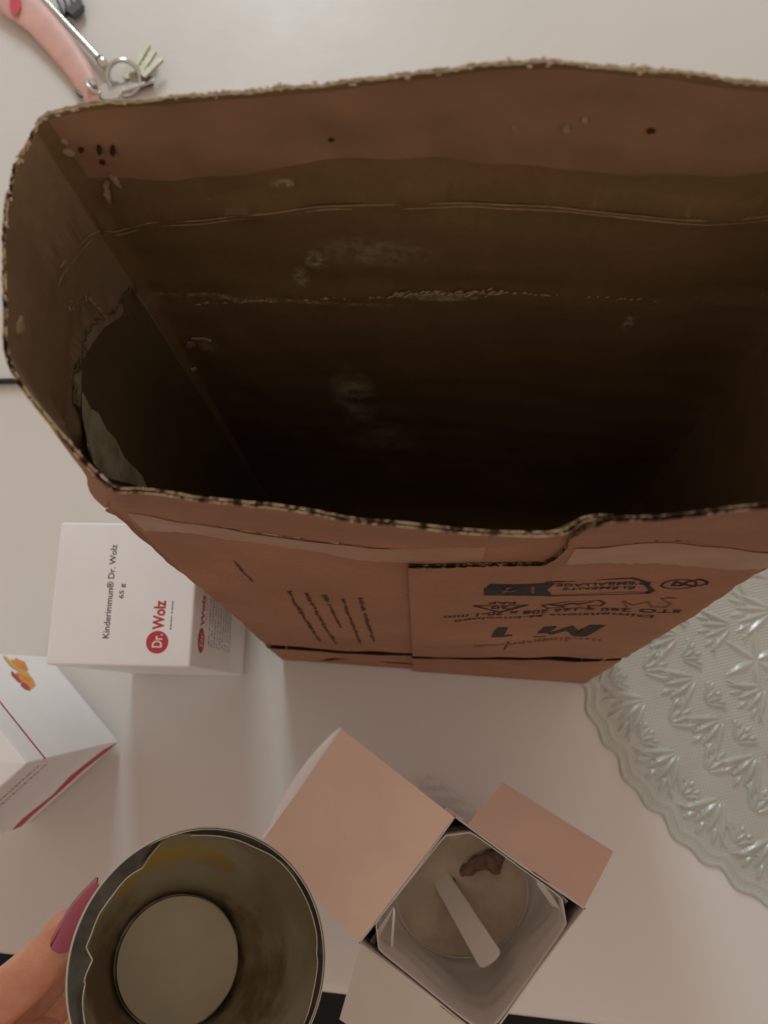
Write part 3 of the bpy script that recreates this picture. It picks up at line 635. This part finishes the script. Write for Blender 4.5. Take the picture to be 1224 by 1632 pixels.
# tuck flap curling down past the lid's outer fold
outd = ((E0+E1)-(P1+P2_)); outd[2] = 0; outd /= np.linalg.norm(outd); rows = []
for i in range(9):
    a = i/8*1.9; row = []
    for j in range(18):
        v = j/17; p = lerp(E0, E1, v); wv = math.sin(math.pi*min(1, v*1.15))**.7*.0032+.0007
        row.append(p+outd*(wv*math.sin(min(a, 1.57)))+Z*(wv*1.2*(1-math.cos(a))*(.55 if i < 9 else 1))-Z*.0003)
    rows.append(row)
sheet('tuck_flap', rows, M['carton_white'], M['carton_white'], ob)
sheet('dust_flap', flapgrid(lerp(P1, P3, .10), lerp(P1, P3, .985), at(802, 1247, .130), at(978, 1357, .130), .001), M['carton_rose_bounce'], M['carton_white'], ob)
sheet('dust_flap', flapgrid(lerp(P2_, P4, .02), lerp(P2_, P4, .97), at(541, 1624, .112), at(690, 1725, .112), .001), M['carton_inner'], M['carton_white'], ob)
# inner bag: from chamfered square near the opening down to a round tub
cx0 = ctr*[1, 1, 0]; exb = (P3-P4); exb[2] = 0; exb /= np.linalg.norm(exb); eyb = (P2_-P4); eyb[2] = 0; eyb /= np.linalg.norm(eyb)
hs = np.linalg.norm(P3-P4)/2; hs2 = np.linalg.norm(P2_-P4)/2
V = []; NTH = 96; levels = np.linspace(0, 1, 20)
def contour(th, f):                     # f=1 opening, 0 round
    c, s = math.cos(th), math.sin(th); p = 2+7*f
    rr = 1/((abs(c)**p+abs(s)**p)**(1/p)); R_ = lerp(.0325, (min(hs, hs2)-.0009), min(1, f*1.3))*1.0
    dx, dy = rr*R_*c, rr*R_*s
    ch = abs(dx)+abs(dy)-R_*1.74
    if ch > 0 and not (dx < 0 and dy < 0):
        dx -= math.copysign(ch/2, dx); dy -= math.copysign(ch/2, dy)
    return dx, dy
for k, l in enumerate(levels):
    z = .060+(.1245-.060)*l
    for i in range(NTH):
        th_ = 2*math.pi*i/NTH; dx, dy = contour(th_, l**.7); dx += .0042*(1-l); dy += .0042*(1-l); wob = .0009*nz(np.array(th_*.02), np.array(z), 40, 8)*math.sin(math.pi*l)
        V.append(cx0+exb*(dx+wob)+eyb*(dy+wob)+Z*(z+.002*math.sin(th_*2)*l))
F = [(k*NTH+i, k*NTH+(i+1) % NTH, (k+1)*NTH+(i+1) % NTH, (k+1)*NTH+i) for k in range(len(levels)-1) for i in range(NTH)]
bagm = mesh('inner_bag', V, F, M['bag'], ob, smooth=True); so = bagm.modifiers.new('s', 'SOLIDIFY'); so.thickness = .0004
ctub = cx0+exb*.0042+eyb*.0042
V = []; ring = 64
pr = [(.0325, .060), (.0325, .012), (.0325, .0013), (.001, .0013)]
for (r0, z) in [(.0335, .0014), (.0335, .058), (.0335, .0605), (.0318, .0605), (.0316, .055)]:
    for i in range(ring): a = 2*math.pi*i/ring; V.append(ctub+exb*r0*math.cos(a)+eyb*r0*math.sin(a)+Z*z)
F = [(k*ring+i, k*ring+(i+1) % ring, (k+1)*ring+(i+1) % ring, (k+1)*ring+i) for k in range(4) for i in range(ring)]
mesh('tub', V, F, M['bag'], ob, smooth=30)
V = []; nr = 30; scp = at(768, 1375, .057)
for k in range(nr):
    r0 = .0317*(k/(nr-1))
    for i in range(ring):
        a = 2*math.pi*i/ring; p = ctub+exb*r0*math.cos(a)+eyb*r0*math.sin(a); d = np.linalg.norm(p[:2]-scp[:2])
        V.append(p+Z*(.0575+.0012*float(nz(p[0], p[1], 30, 4))-.004*math.exp(-(d/.009)**2)+.0015*math.exp(-((d-.013)/.004)**2)))
F = [(k*ring+i, k*ring+(i+1) % ring, (k+1)*ring+(i+1) % ring, (k+1)*ring+i) for k in range(nr-1) for i in range(ring)]
mesh('powder', V, F, M['powder'], ob, smooth=True)
def lump(P, rx, ry, rz, mat, name, parent, seed=0, n=10, m_=14):
    V = []
    for i in range(n+1):
        a = math.pi*i/n
        for j in range(m_):
            b2 = 2*math.pi*j/m_; d = np.array([math.sin(a)*math.cos(b2), math.sin(a)*math.sin(b2), math.cos(a)]); q = 1+.22*float(nz(d[0]+d[2], d[1], .9, seed))
            V.append(P+d*[rx, ry, rz]*q)
    F = [(i*m_+j, (i+1)*m_+j, (i+1)*m_+(j+1) % m_, i*m_+(j+1) % m_) for i in range(n) for j in range(m_)]
    return mesh(name, V, F, M[mat], parent, smooth=True)
for k, (px, py, rx, ry) in enumerate([(782, 1372, .0062, .0045), (765, 1375, .006, .004), (748, 1385, .0045, .003), (738, 1392, .0022, .002), (720, 1404, .0022, .0014), (790, 1385, .003, .0025), (795, 1366, .003, .003)]):
    lump(at(px, py, .0575), rx, ry, .0014, 'clump', 'powder_clump', ob, k)  # dark brown clumps that also paint the shade of the scooped hollow
# scoop handle standing out of the powder
h0, h1 = at(706, 1405, .0575), at(788, 1540, .096); hd = (h1-h0); L_ = np.linalg.norm(hd); hd /= L_; hx = np.cross(hd, Z); hx /= np.linalg.norm(hx); hn = np.cross(hx, hd)
scoop_o = empty('measuring_scoop', h0*[1, 1, 0]+Z*.055, 'white scoop handle sticking up out of the powder in the opened carton', 'scoop')
out = []
W0, W1 = .0048, .0062
for s in np.linspace(-.06, .86, 12): out.append((s*L_, -(W0+(W1-W0)*s)))
for a in np.linspace(-90, 90, 13)[1:-1]: out.append((.86*L_+.10*L_*math.cos(math.radians(a))**.55, W1*math.copysign(abs(math.sin(math.radians(a)))**.7, a)))
for s in np.linspace(.86, -.06, 12): out.append((s*L_, (W0+(W1-W0)*s)))
mb = MB(); mb.prism([h0+hd*a+hx*b_ for a, b_ in out], -hn*.0008, hn*.0008); o_ = mb.build('handle', M['scoop'], scoop_o)
bv = o_.modifiers.new('b', 'BEVEL'); bv.width = .0006; bv.segments = 2
lump(h0-hd*.006, .006, .006, .003, 'scoop', 'bowl', scoop_o, 3)
# inner folded corner tabs at the left and right corners of the opening
def tab(pxs, name='corner_fold', mat='carton_inner'):
    mb = MB(); mb.prism([at(*p) for p in pxs], np.array([0, 0, -.0002]), np.array([0, 0, .0003])); mb.build(name, M[mat], ob)
tab([(590, 1500, .118), (628, 1443, .121), (622, 1462, .112), (597, 1506, .110)]); tab([(622, 1515, .105), (627, 1446, .118), (630, 1450, .116), (626, 1514, .103)], mat='scoop')
tab([(845, 1378, .12), (905, 1436, .122), (900, 1442, .114), (850, 1390, .112)]); tab([(855, 1392, .11), (893, 1448, .112), (880, 1444, .105), (856, 1410, .104)], mat='scoop')
# ------------------------------------------------------------------ embossed doily
DC = np.array([.305, .072]); DR = .200; NSC = 30
rad = np.concatenate([np.linspace(0, .05, 12), np.linspace(.052, .2075, 300)]); ang = np.concatenate([np.linspace(math.radians(165), math.radians(255), 620), np.linspace(math.radians(256), math.radians(524), 260)])
RR, AA = np.meshgrid(rad/.2075, ang, indexing='ij')
edge = DR+.0032*np.abs(np.sin(AA*NSC/2+.6))**.8*1.0+.0012*np.sin(AA*NSC*2)
Rr = RR*edge; X = DC[0]+Rr*np.cos(AA); Y = DC[1]+Rr*np.sin(AA)
H = np.full(X.shape, .0006)
# fine net of little raised dots
gx = X*math.cos(.9)+Y*math.sin(.9); gy = -X*math.sin(.9)+Y*math.cos(.9)
H += 0
HL = np.zeros(X.shape)
def leaf(px, py, a, L, W, h):
    global HL
    c, s = math.cos(a), math.sin(a); dx = X-px; dy = Y-py; m_ = (np.abs(dx) < L*1.1) & (np.abs(dy) < L*1.1)
    u = (dx[m_]*c+dy[m_]*s)/L; v = (-dx[m_]*s+dy[m_]*c)
    ins = (u > 0) & (u < 1); prof_ = np.zeros(u.shape); wd = W*np.sin(np.pi*np.clip(u, 0, 1)**.75)+1e-6
    q = np.clip(1-np.abs(v)/wd, 0, 1); prof_[ins] = (h*q*np.sin(np.pi*np.clip(u, 0, 1))**.5)[ins]
    HL[m_] = np.maximum(HL[m_], prof_)
def fan(px, py, a, s, n_=3, spread=.95, h=.0016):
    n_ = 4
    for k in range(n_):
        b_ = a+spread*(k/(n_-1)-.5)*1.15
        leaf(px+s*.12*math.cos(b_), py+s*.12*math.sin(b_), b_, s*(.88 if k in (0, n_-1) else .72), s*.085, h)
    for k in range(n_-1): b_ = a+spread*((k+.5)/(n_-1)-.5)*1.15; leaf(px+s*.62*math.cos(b_), py+s*.62*math.sin(b_), b_, s*.36, s*.07, h*.8)
    for sgn in (-1, 1):                 # slim frame closing the triangle
        q = a+sgn*spread*.70; leaf(px+s*1.02*math.cos(q), py+s*1.02*math.sin(q), a-sgn*2.05, s*.62, s*.05, h*.8)
def rosette(px, py, s, n_=6, a0=0, h=.0014):
    for k in range(n_): leaf(px, py, a0+2*math.pi*k/n_, s, s*.13, h)
for k in range(NSC):
    a = 2*math.pi*k/NSC+(-.6*2/NSC)+math.pi/NSC; a2 = a+math.pi/NSC
    def pp_(r_, q): return DC+r_*np.array([math.cos(q), math.sin(q)])
    fan(*pp_(.165, a), a, .029, 3, 1.0, .0022)
    fan(*pp_(.184, a2), a2+math.pi, .014, 3, 1.3, .0016)
    fan(*pp_(.163, a2), a2+math.pi, .019, 3, 1.1, .0018)
    fan(*pp_(.131, a), a, .027, 3, 1.0, .0022)
    fan(*pp_(.137, a2), a2+math.pi, .015, 3, 1.2, .0017)
    if k % 2: fan(*pp_(.098, a), a, .024, 3, 1.1, .0020)
for k in range(10):
    a = 2*math.pi*k/10+.32; P = DC+.094*np.array([math.cos(a), math.sin(a)]); rosette(P[0], P[1], .022, 6, a, .0018)
    a = a+math.pi/10; P = DC+.070*np.array([math.cos(a), math.sin(a)]); fan(P[0], P[1], a, .030)
H = H+HL+.00030*(np.sin(gx/.0013*math.pi)*np.sin(gy/.0013*math.pi))*np.exp(-(HL/.0002)**2)
rimd = (edge-Rr); H += .0010*np.exp(-((rimd-.0016)/.0011)**2)+.0005*np.exp(-((rimd-.0075)/.0014)**2)
inbox = np.zeros(X.shape, bool)
cxy = np.array([ce[0], ce[1]])
d1x = (X-FLb[0])*uF[0]+(Y-FLb[1])*uF[1]; d2y = (X-FLb[0])*nF[0]/np.linalg.norm(nF)+(Y-FLb[1])*nF[1]/np.linalg.norm(nF)
inbox = (d1x < LF+.003) & (d2y > -.003) & (d2y < .078)
H = np.where(inbox, np.minimum(H, .0009), H); H = np.maximum(H, .0003); H[-1, :] = .0001
V = np.stack([X, Y, H], 2).reshape(-1, 3)
dl = mesh('doily', V, quads(len(rad), len(ang), flip=False), M['doily'], smooth=True, loc=(DC[0], DC[1], 0))
dl['label'] = 'translucent greenish embossed lace table mat with scalloped edge at lower right of the brown carton'; dl['category'] = 'table mat'
# ------------------------------------------------------------------ key bunch
kb = empty('key_bunch', at(190, 125, 0), 'bunch of keys with pink strap and long steel key behind the brown carton', 'keys')
mid_ = [(-10, -25), (20, 0), (60, 30), (95, 70), (125, 110), (147, 150), (150, 162)]; wd_ = [26, 26, 25, 23, 20, 17, 14]
rows = []
for i, ((x, y), w_) in enumerate(zip(mid_, wd_)):
    a = np.array(mid_[max(i-1, 0)]); b_ = np.array(mid_[min(i+1, 6)]); d = (b_-a)/np.linalg.norm(b_-a); nn = np.array([d[1], -d[0]])
    zc_ = .012-.006*i/6
    rows.append([at(*(np.array([x, y])+nn*w_*s), zc_+.0012*(1-s*s)-(.0012 if abs(s) == 1 else 0)) for s in (-1, -.8, -.3, .3, .8, 1)])
st = sheet('strap', rows, M['pink_strap'], M['pink_strap'], kb, .0028); st.modifiers.new('s', 'SUBSURF').render_levels = 2
flat = [at(x, y, .0139) for x, y in ell(9, 19, 18, 24, 4)]; mesh('red_patch', flat, [tuple(range(18))], M['red_patch'], kb)
mb = MB(); mb.tube([at(146, 128, .010), at(150, 140, .010)], .003, 10); mb.build('rivet', M['steel'], kb)
mb = MB(); mb.tube([at(60, -12, .009), at(110, 42, .008), at(160, 96, .007)], .0024, 14); lk = mb.build('long_key', M['steel'], kb, smooth=50)
mb = MB(); mb.tube([at(158, 93, .007), at(164, 100, .007), at(170, 108, .007)], [.0034, .0042, .003], 14); mb.build('collar', M['steel'], lk, smooth=True)
mb = MB()
for (x, y) in ((97, 6), (106, 2), (115, -3), (124, -8)): mb.tube([at(x-8, y-14, .007), at(x+8, y+20, .006)], .0018, 8)
mb.prism([at(106, 24, .004), at(120, 33, .004), at(136, 18, .004), (at(131, 4, .004)), at(120, 17, .004)], Z*0, Z*.006); mb.build('key_bit', M['dark_steel'], lk)
def ringpts(c, r_, nrm, n_=40):
    nrm = np.array(nrm, float); nrm /= np.linalg.norm(nrm); a = np.cross(nrm, [1, 0, 0]); a /= np.linalg.norm(a); b_ = np.cross(nrm, a)
    return [c+r_*(math.cos(2*math.pi*i/n_)*a+math.sin(2*math.pi*i/n_)*b_) for i in range(n_)]
mb = MB(); mb.tube(ringpts(at(197, 124, .009), .0125, (.1, -.75, 1)), .0019, 10, closed=True); mb.tube(ringpts(at(197, 124, .0115), .0123, (.12, -.75, 1)), .0014, 10, closed=True); mb.build('key_ring', M['steel'], kb, smooth=True)
mb = MB(); mb.tube(ringpts(at(152, 140, .009), .0068, (.6, .3, .6), 28), .0013, 8, closed=True); mb.build('key_ring', M['steel'], kb, smooth=True)
mb = MB(); mb.tube(ringpts(at(136, 146, .005), .006, (.2, .1, 1), 28), .0014, 8, closed=True); mb.build('key_ring', M['dark_steel'], kb, smooth=True)
def key(p0, p1, w_, mat, z0, bow=True):
    a, b_ = at(*p0, z0), at(*p1, z0); d = (b_-a); L = np.linalg.norm(d); d /= L; s = np.cross(Z, d); r = random.Random(int(p0[0]))
    up_ = []; n_ = 9
    for k in range(n_+1):
        f = .05+.95*k/n_; up_.append((f*L, w_*.5*(1 if k % 2 else .62)))
    pts = [(0, -w_*.5), (L, -w_*.4), (L, w_*.1)]+[(x, y) for x, y in up_[::-1] if x < L*.97]+[(0, w_*.5)]
    mb = MB(); mb.prism([a+d*x+s*y for x, y in pts], Z*0, Z*.0023)
    ko = mb.build('key', M[mat], kb)
    if bow:
        mb = MB(); c_ = a-d*w_*.7; q = [(math.cos(t2)*w_*1.15, math.sin(t2)*w_*1.05) for t2 in np.linspace(0, 2*math.pi, 17)[:-1]]
        mb.prism([c_+d*x+s*y for x, y in q], Z*-.0002, Z*.0026); mb.build('key_bow', M[mat], ko)
key((213, 112), (236, 74), .0062, 'brass', .0035); key((224, 116), (246, 84), .0060, 'brass', .0065); key((228, 124), (258, 96), .0055, 'brass', .0095, False)
key((190, 144), (246, 126), .0085, 'steel', .006); key((205, 140), (245, 132), .007, 'dark_steel', .002, False)
# ------------------------------------------------------------------ cable at the left
mb = MB(); mb.tube([at(-160, 598, .003), at(-60, 606, .003), at(0, 608, .003), at(30, 607, .003), at(60, 602, .003), at(110, 590, .003), at(200, 585, .003)], .0021, 12)
cb = mb.build('cable', M['black_rubber'], smooth=True); cb['label'] = 'black cable on the white table coming out from behind the brown carton at left'; cb['category'] = 'cable'
# ------------------------------------------------------------------ clear plastic scrap
m, t, b = new_mat('clear_plastic', (.75, .72, .72), .15, .6); b.inputs['Alpha'].default_value = .30; M['clear_plastic'] = m
rows = []
for i in range(12):
    u = i/11; rows.append([at(675+u*72-j*3.5+8, 1238+u*52+j*5-(1-u)*4, .002+.003*abs(math.sin(u*9+j*.9))+.001*j) for j in range(8)])
sp = sheet('plastic_scrap', rows, m, m, None, .0002); sp['label'] = 'small crumpled piece of clear plastic behind the opened carton'; sp['category'] = 'plastic scrap'
# ------------------------------------------------------------------ can held in the hand
CA, CBt = dp(322, 1533, .260), dp(284, 1531, .322); axd = CA-CBt; CL = np.linalg.norm(axd); axd /= CL
ca = np.cross([0, 1., 0], axd); ca /= np.linalg.norm(ca); cb_ = np.cross(axd, ca)
m, t, b = simple('can_inside', (.34, .30, .20), .38, .6, .75, var=.1)
n1 = mrange(t, noise(t, 18, 3, .5), .40, .60); c = mix(t, n1, (.36, .31, .20), (.55, .54, .44)); 
def blot(c, P, rad, col, amt, ns=60):
    q = np.array(P)-CBt; tc = N(t, 'ShaderNodeTexCoord'); v = N(t, 'ShaderNodeVectorMath', operation='SUBTRACT'); v.inputs[1].default_value = tuple(q); t.links.new(tc.outputs['Object'], v.inputs[0])
    v3 = N(t, 'ShaderNodeVectorMath', operation='LENGTH'); t.links.new(v.outputs[0], v3.inputs[0]); a_ = N(t, 'ShaderNodeMath', operation='ADD'); t.links.new(v3.outputs['Value'], a_.inputs[0])
    t.links.new(mrange(t, noise(t, ns, 4, .6), .3, .7, -rad*.45, rad*.45), a_.inputs[1]); return mix(t, mrange(t, a_.outputs[0], rad*.35, rad, amt, 0), c, col)
c = blot(c, dp(200, 1570, .295), .034, (.16, .10, .035), .9); c = blot(c, dp(390, 1590, .31), .030, (.17, .11, .04), .85); c = blot(c, dp(340, 1405, .305), .012, (.22, .15, .05), .6)
c = blot(c, CBt, .026, (.10, .065, .025), .95)  # wall colour darkened to paint the shaded gap round the disc
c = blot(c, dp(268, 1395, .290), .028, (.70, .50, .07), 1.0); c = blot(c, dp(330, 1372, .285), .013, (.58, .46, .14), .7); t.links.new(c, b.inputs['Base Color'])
m, t, b = simple('can_bottom', (.66, .60, .46), .6, .3, .0, var=.05)
m, t, b = simple('foil_ring', (.075, .070, .055), .35, .6, .6, var=.4, nscale=120, bumpd=.0012, bs=140)
simple('can_outside', (.50, .47, .39), .45, .4, var=.04)
simple('foil_edge', (.50, .47, .36), .4, .5, .2, var=.2, nscale=200)
cup = empty('tin_cup', CBt, 'round can with torn dark foil rim and pale bottom held up by the hand', 'can')
RC = .0395
def lathe(prof_, name, mat, parent=cup, n_=128, mod=None, **k):
    V = []
    for (r0, h) in prof_:
        for i in range(n_): a = 2*math.pi*i/n_; V.append(CBt+axd*h+r0*(ca*math.cos(a)+cb_*math.sin(a)))
    F = [(q*n_+i, q*n_+(i+1) % n_, (q+1)*n_+(i+1) % n_, (q+1)*n_+i) for q in range(len(prof_)-1) for i in range(n_)]
    if prof_[-1][0] == 0: pass
    return mesh(name, V, F, mat, parent, smooth=35, **k)
lathe([(.00001, -.004), (.030, -.004), (.0318, -.002), (.0385, CL*.9), (RC-.0004, CL-.002), (RC, CL-.001), (RC-.0002, CL), (RC-.0010, CL), (RC-.0014, CL-.003)], 'outer_wall', M['can_outside'])
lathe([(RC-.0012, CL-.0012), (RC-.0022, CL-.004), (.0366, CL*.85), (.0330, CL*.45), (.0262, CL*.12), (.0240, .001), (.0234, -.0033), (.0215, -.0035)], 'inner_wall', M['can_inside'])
lathe([(.0226, -.0033), (.0226, .0004), (.0224, .0010), (.00001, .0011)], 'bottom_disc', M['can_bottom'])
# torn foil ring left round the mouth: width changes with angle
def ang_px(px, py):
    d = ray(px, py); P = O+d*(np.dot(CA-O, axd)/np.dot(d, axd)); q = P-CA; return math.atan2(q@cb_, q@ca), np.linalg.norm(q)
ctrl = [(520, 1590, 0.9, 507), (495, 1490, 1, 505)]
inner_px = [(512, 1560), (508, 1520), (508, 1490), (497, 1450), (478, 1410), (450, 1372), (410, 1348), (370, 1334), (330, 1328), (285, 1334), (256, 1345), (238, 1366), (228, 1382), (205, 1397), (180, 1425), (158, 1455), (145, 1490), (137, 1510), (148, 1530), (137, 1555), (131, 1590), (134, 1625), (150, 1680), (200, 1720)]
ai = sorted([ang_px(*p) for p in inner_px]); aa = np.array([a for a, r_ in ai]); rr_ = np.array([r_ for a, r_ in ai])
aa3 = np.r_[aa-2*math.pi, aa, aa+2*math.pi]; rr3 = np.r_[rr_, rr_, rr_]
n_ = 360; V = []; Vt = []
a_end = ang_px(518, 1560)[0]
for i in range(n_):
    a = 2*math.pi*i/n_-math.pi; ri = min(np.interp(a, aa3, rr3), RC-.002)+.00025*float(nz(np.array(a*.1), 0, 12, 3)); e_ = ca*math.cos(a)+cb_*math.sin(a)
    sag = .0016+.0010*float(nz(np.array(a*.1), 1, 8, 5))
    for f, h in ((0, .0002), (.35, -.0004), (.7, -.001-sag*.4), (1, -.001-sag)): V.append(CA+axd*h+e_*((RC-.0006)*(1-f)+ri*f))
    Vt.append(CA+axd*(-.001-sag+.0002)+e_*ri)
F = [(i*4+k, ((i+1) % n_)*4+k, ((i+1) % n_)*4+k+1, i*4+k+1) for i in range(n_) for k in range(3)]
foil = mesh('foil_ring', V, F, M['foil_ring'], cup, smooth=True)
mb = MB(); mb.tube(Vt, .00022, 6, closed=True); mb.build('torn_edge', M['foil_edge'], foil, smooth=True)
# ------------------------------------------------------------------ hand
m, t, b = simple('skin', (.58, .27, .17), .45, .45, var=.06, nscale=40)
c = mix(t, mrange(t, noise(t, 55, 4), .35, .7), (.54, .215, .125), (.64, .33, .215)); t.links.new(c, b.inputs['Base Color'])
b.inputs['Subsurface Weight'].default_value = .25; b.inputs['Subsurface Radius'].default_value = (.012, .004, .002); b.inputs['Subsurface Scale'].default_value = .6
nm = noise(t, 420, 5, .7, (1, 1, 1)); bump(t, b, nm, .6, .0009)
hand = empty('person_hand', dp(-150, 1850, .345), 'hand with plum painted fingernail holding the round can from the lower left', 'hand')
J = [  # px, py, dist, radius, parent index
    (-120, 1830, .345, .022, -1), (-230, 2010, .39, .025, 0), (-330, 2180, .43, .026, 1),
    (-120, 1705, .318, .0125, 0), (-45, 1632, .306, .0112, 3), (20, 1578, .300, .0100, 4), (72, 1532, .296, .0092, 5), (104, 1494, .295, .0084, 6), (122, 1456, .294, .0068, 7),
    (-90, 1730, .342, .0125, 0), (-20, 1650, .334, .0108, 9), (60, 1580, .330, .0096, 10), (130, 1490, .330, .0075, 11),
    (-60, 1770, .366, .012, 0), (10, 1690, .362, .0102, 13), (80, 1610, .360, .0092, 14), (140, 1530, .360, .0072, 15),
    (-30, 1810, .392, .0112, 0), (40, 1740, .392, .0094, 17), (95, 1660, .392, .0082, 18), (145, 1590, .394, .0066, 19),
    (-40, 1860, .325, .0145, 0), (10, 1770, .306, .0118, 21), (45, 1712, .299, .0105, 22), (72, 1655, .296, .0088, 23), (80, 1640, .2955, .0075, 24)]
hl = parent_loc(hand); me = bpy.data.meshes.new('hand_body'); me.from_pydata([tuple(dp(a, b_, c_)-hl) for a, b_, c_, r_, p in J], [(i, j[4]) for i, j in enumerate(J) if j[4] >= 0], [])
hb = bpy.data.objects.new('hand_body', me); COL.objects.link(hb); hb.parent = hand; me.materials.append(M['skin'])
sk = hb.modifiers.new('skin', 'SKIN'); sk.use_smooth_shade = True
for v, j in zip(me.skin_vertices[0].data, J): v.radius = (j[3], j[3]); v.use_root = False
me.skin_vertices[0].data[0].use_root = True
ss = hb.modifiers.new('sub', 'SUBSURF'); ss.levels = 3; ss.render_levels = 3
bpy.context.view_layer.update(); dg = bpy.context.evaluated_depsgraph_get(); me2 = bpy.data.meshes.new_from_object(hb.evaluated_get(dg)); hb.modifiers.clear(); hb.data = me2
for p in me2.polygons: p.use_smooth = True
if not me2.materials: me2.materials.append(M['skin'])
simple('nail_polish', (.27, .035, .065), .08, .6, var=.05)
def nail(a, b_, wid, nrm, name='fingernail', arc_=1.15):
    d = (b_-a); L = np.linalg.norm(d); d /= L; nrm = nrm-d*(nrm@d); nrm /= np.linalg.norm(nrm); s = np.cross(d, nrm); rows = []; R_ = wid/2/math.sin(arc_)
    for i in range(22):
        u = i/21; wf = (1 if u < .74 else math.sqrt(max(0.10, 1-((u-.74)/.27)**2.8)))
        wf *= math.sqrt(max(.03, 1-(1-min(1, u/.30))**2))
        row = []
        for j in range(13):
            th_ = (j/12*2-1)*arc_*wf; row.append(a+d*(L*u)+s*R_*math.sin(th_)+nrm*(R_*(math.cos(th_)-1)+.0022*math.sin(math.pi*u*.9)-.0012*u))
        rows.append(row)
    return sheet(name, rows, M['nail_polish'], M['nail_polish'], hand, .0006)
camd = O-dp(115, 1455, .29); camd /= np.linalg.norm(camd)
nail(dp(80, 1508, .2860), dp(153, 1406, .2874), .0142, camd*.62-_R*.72+_U*.34)
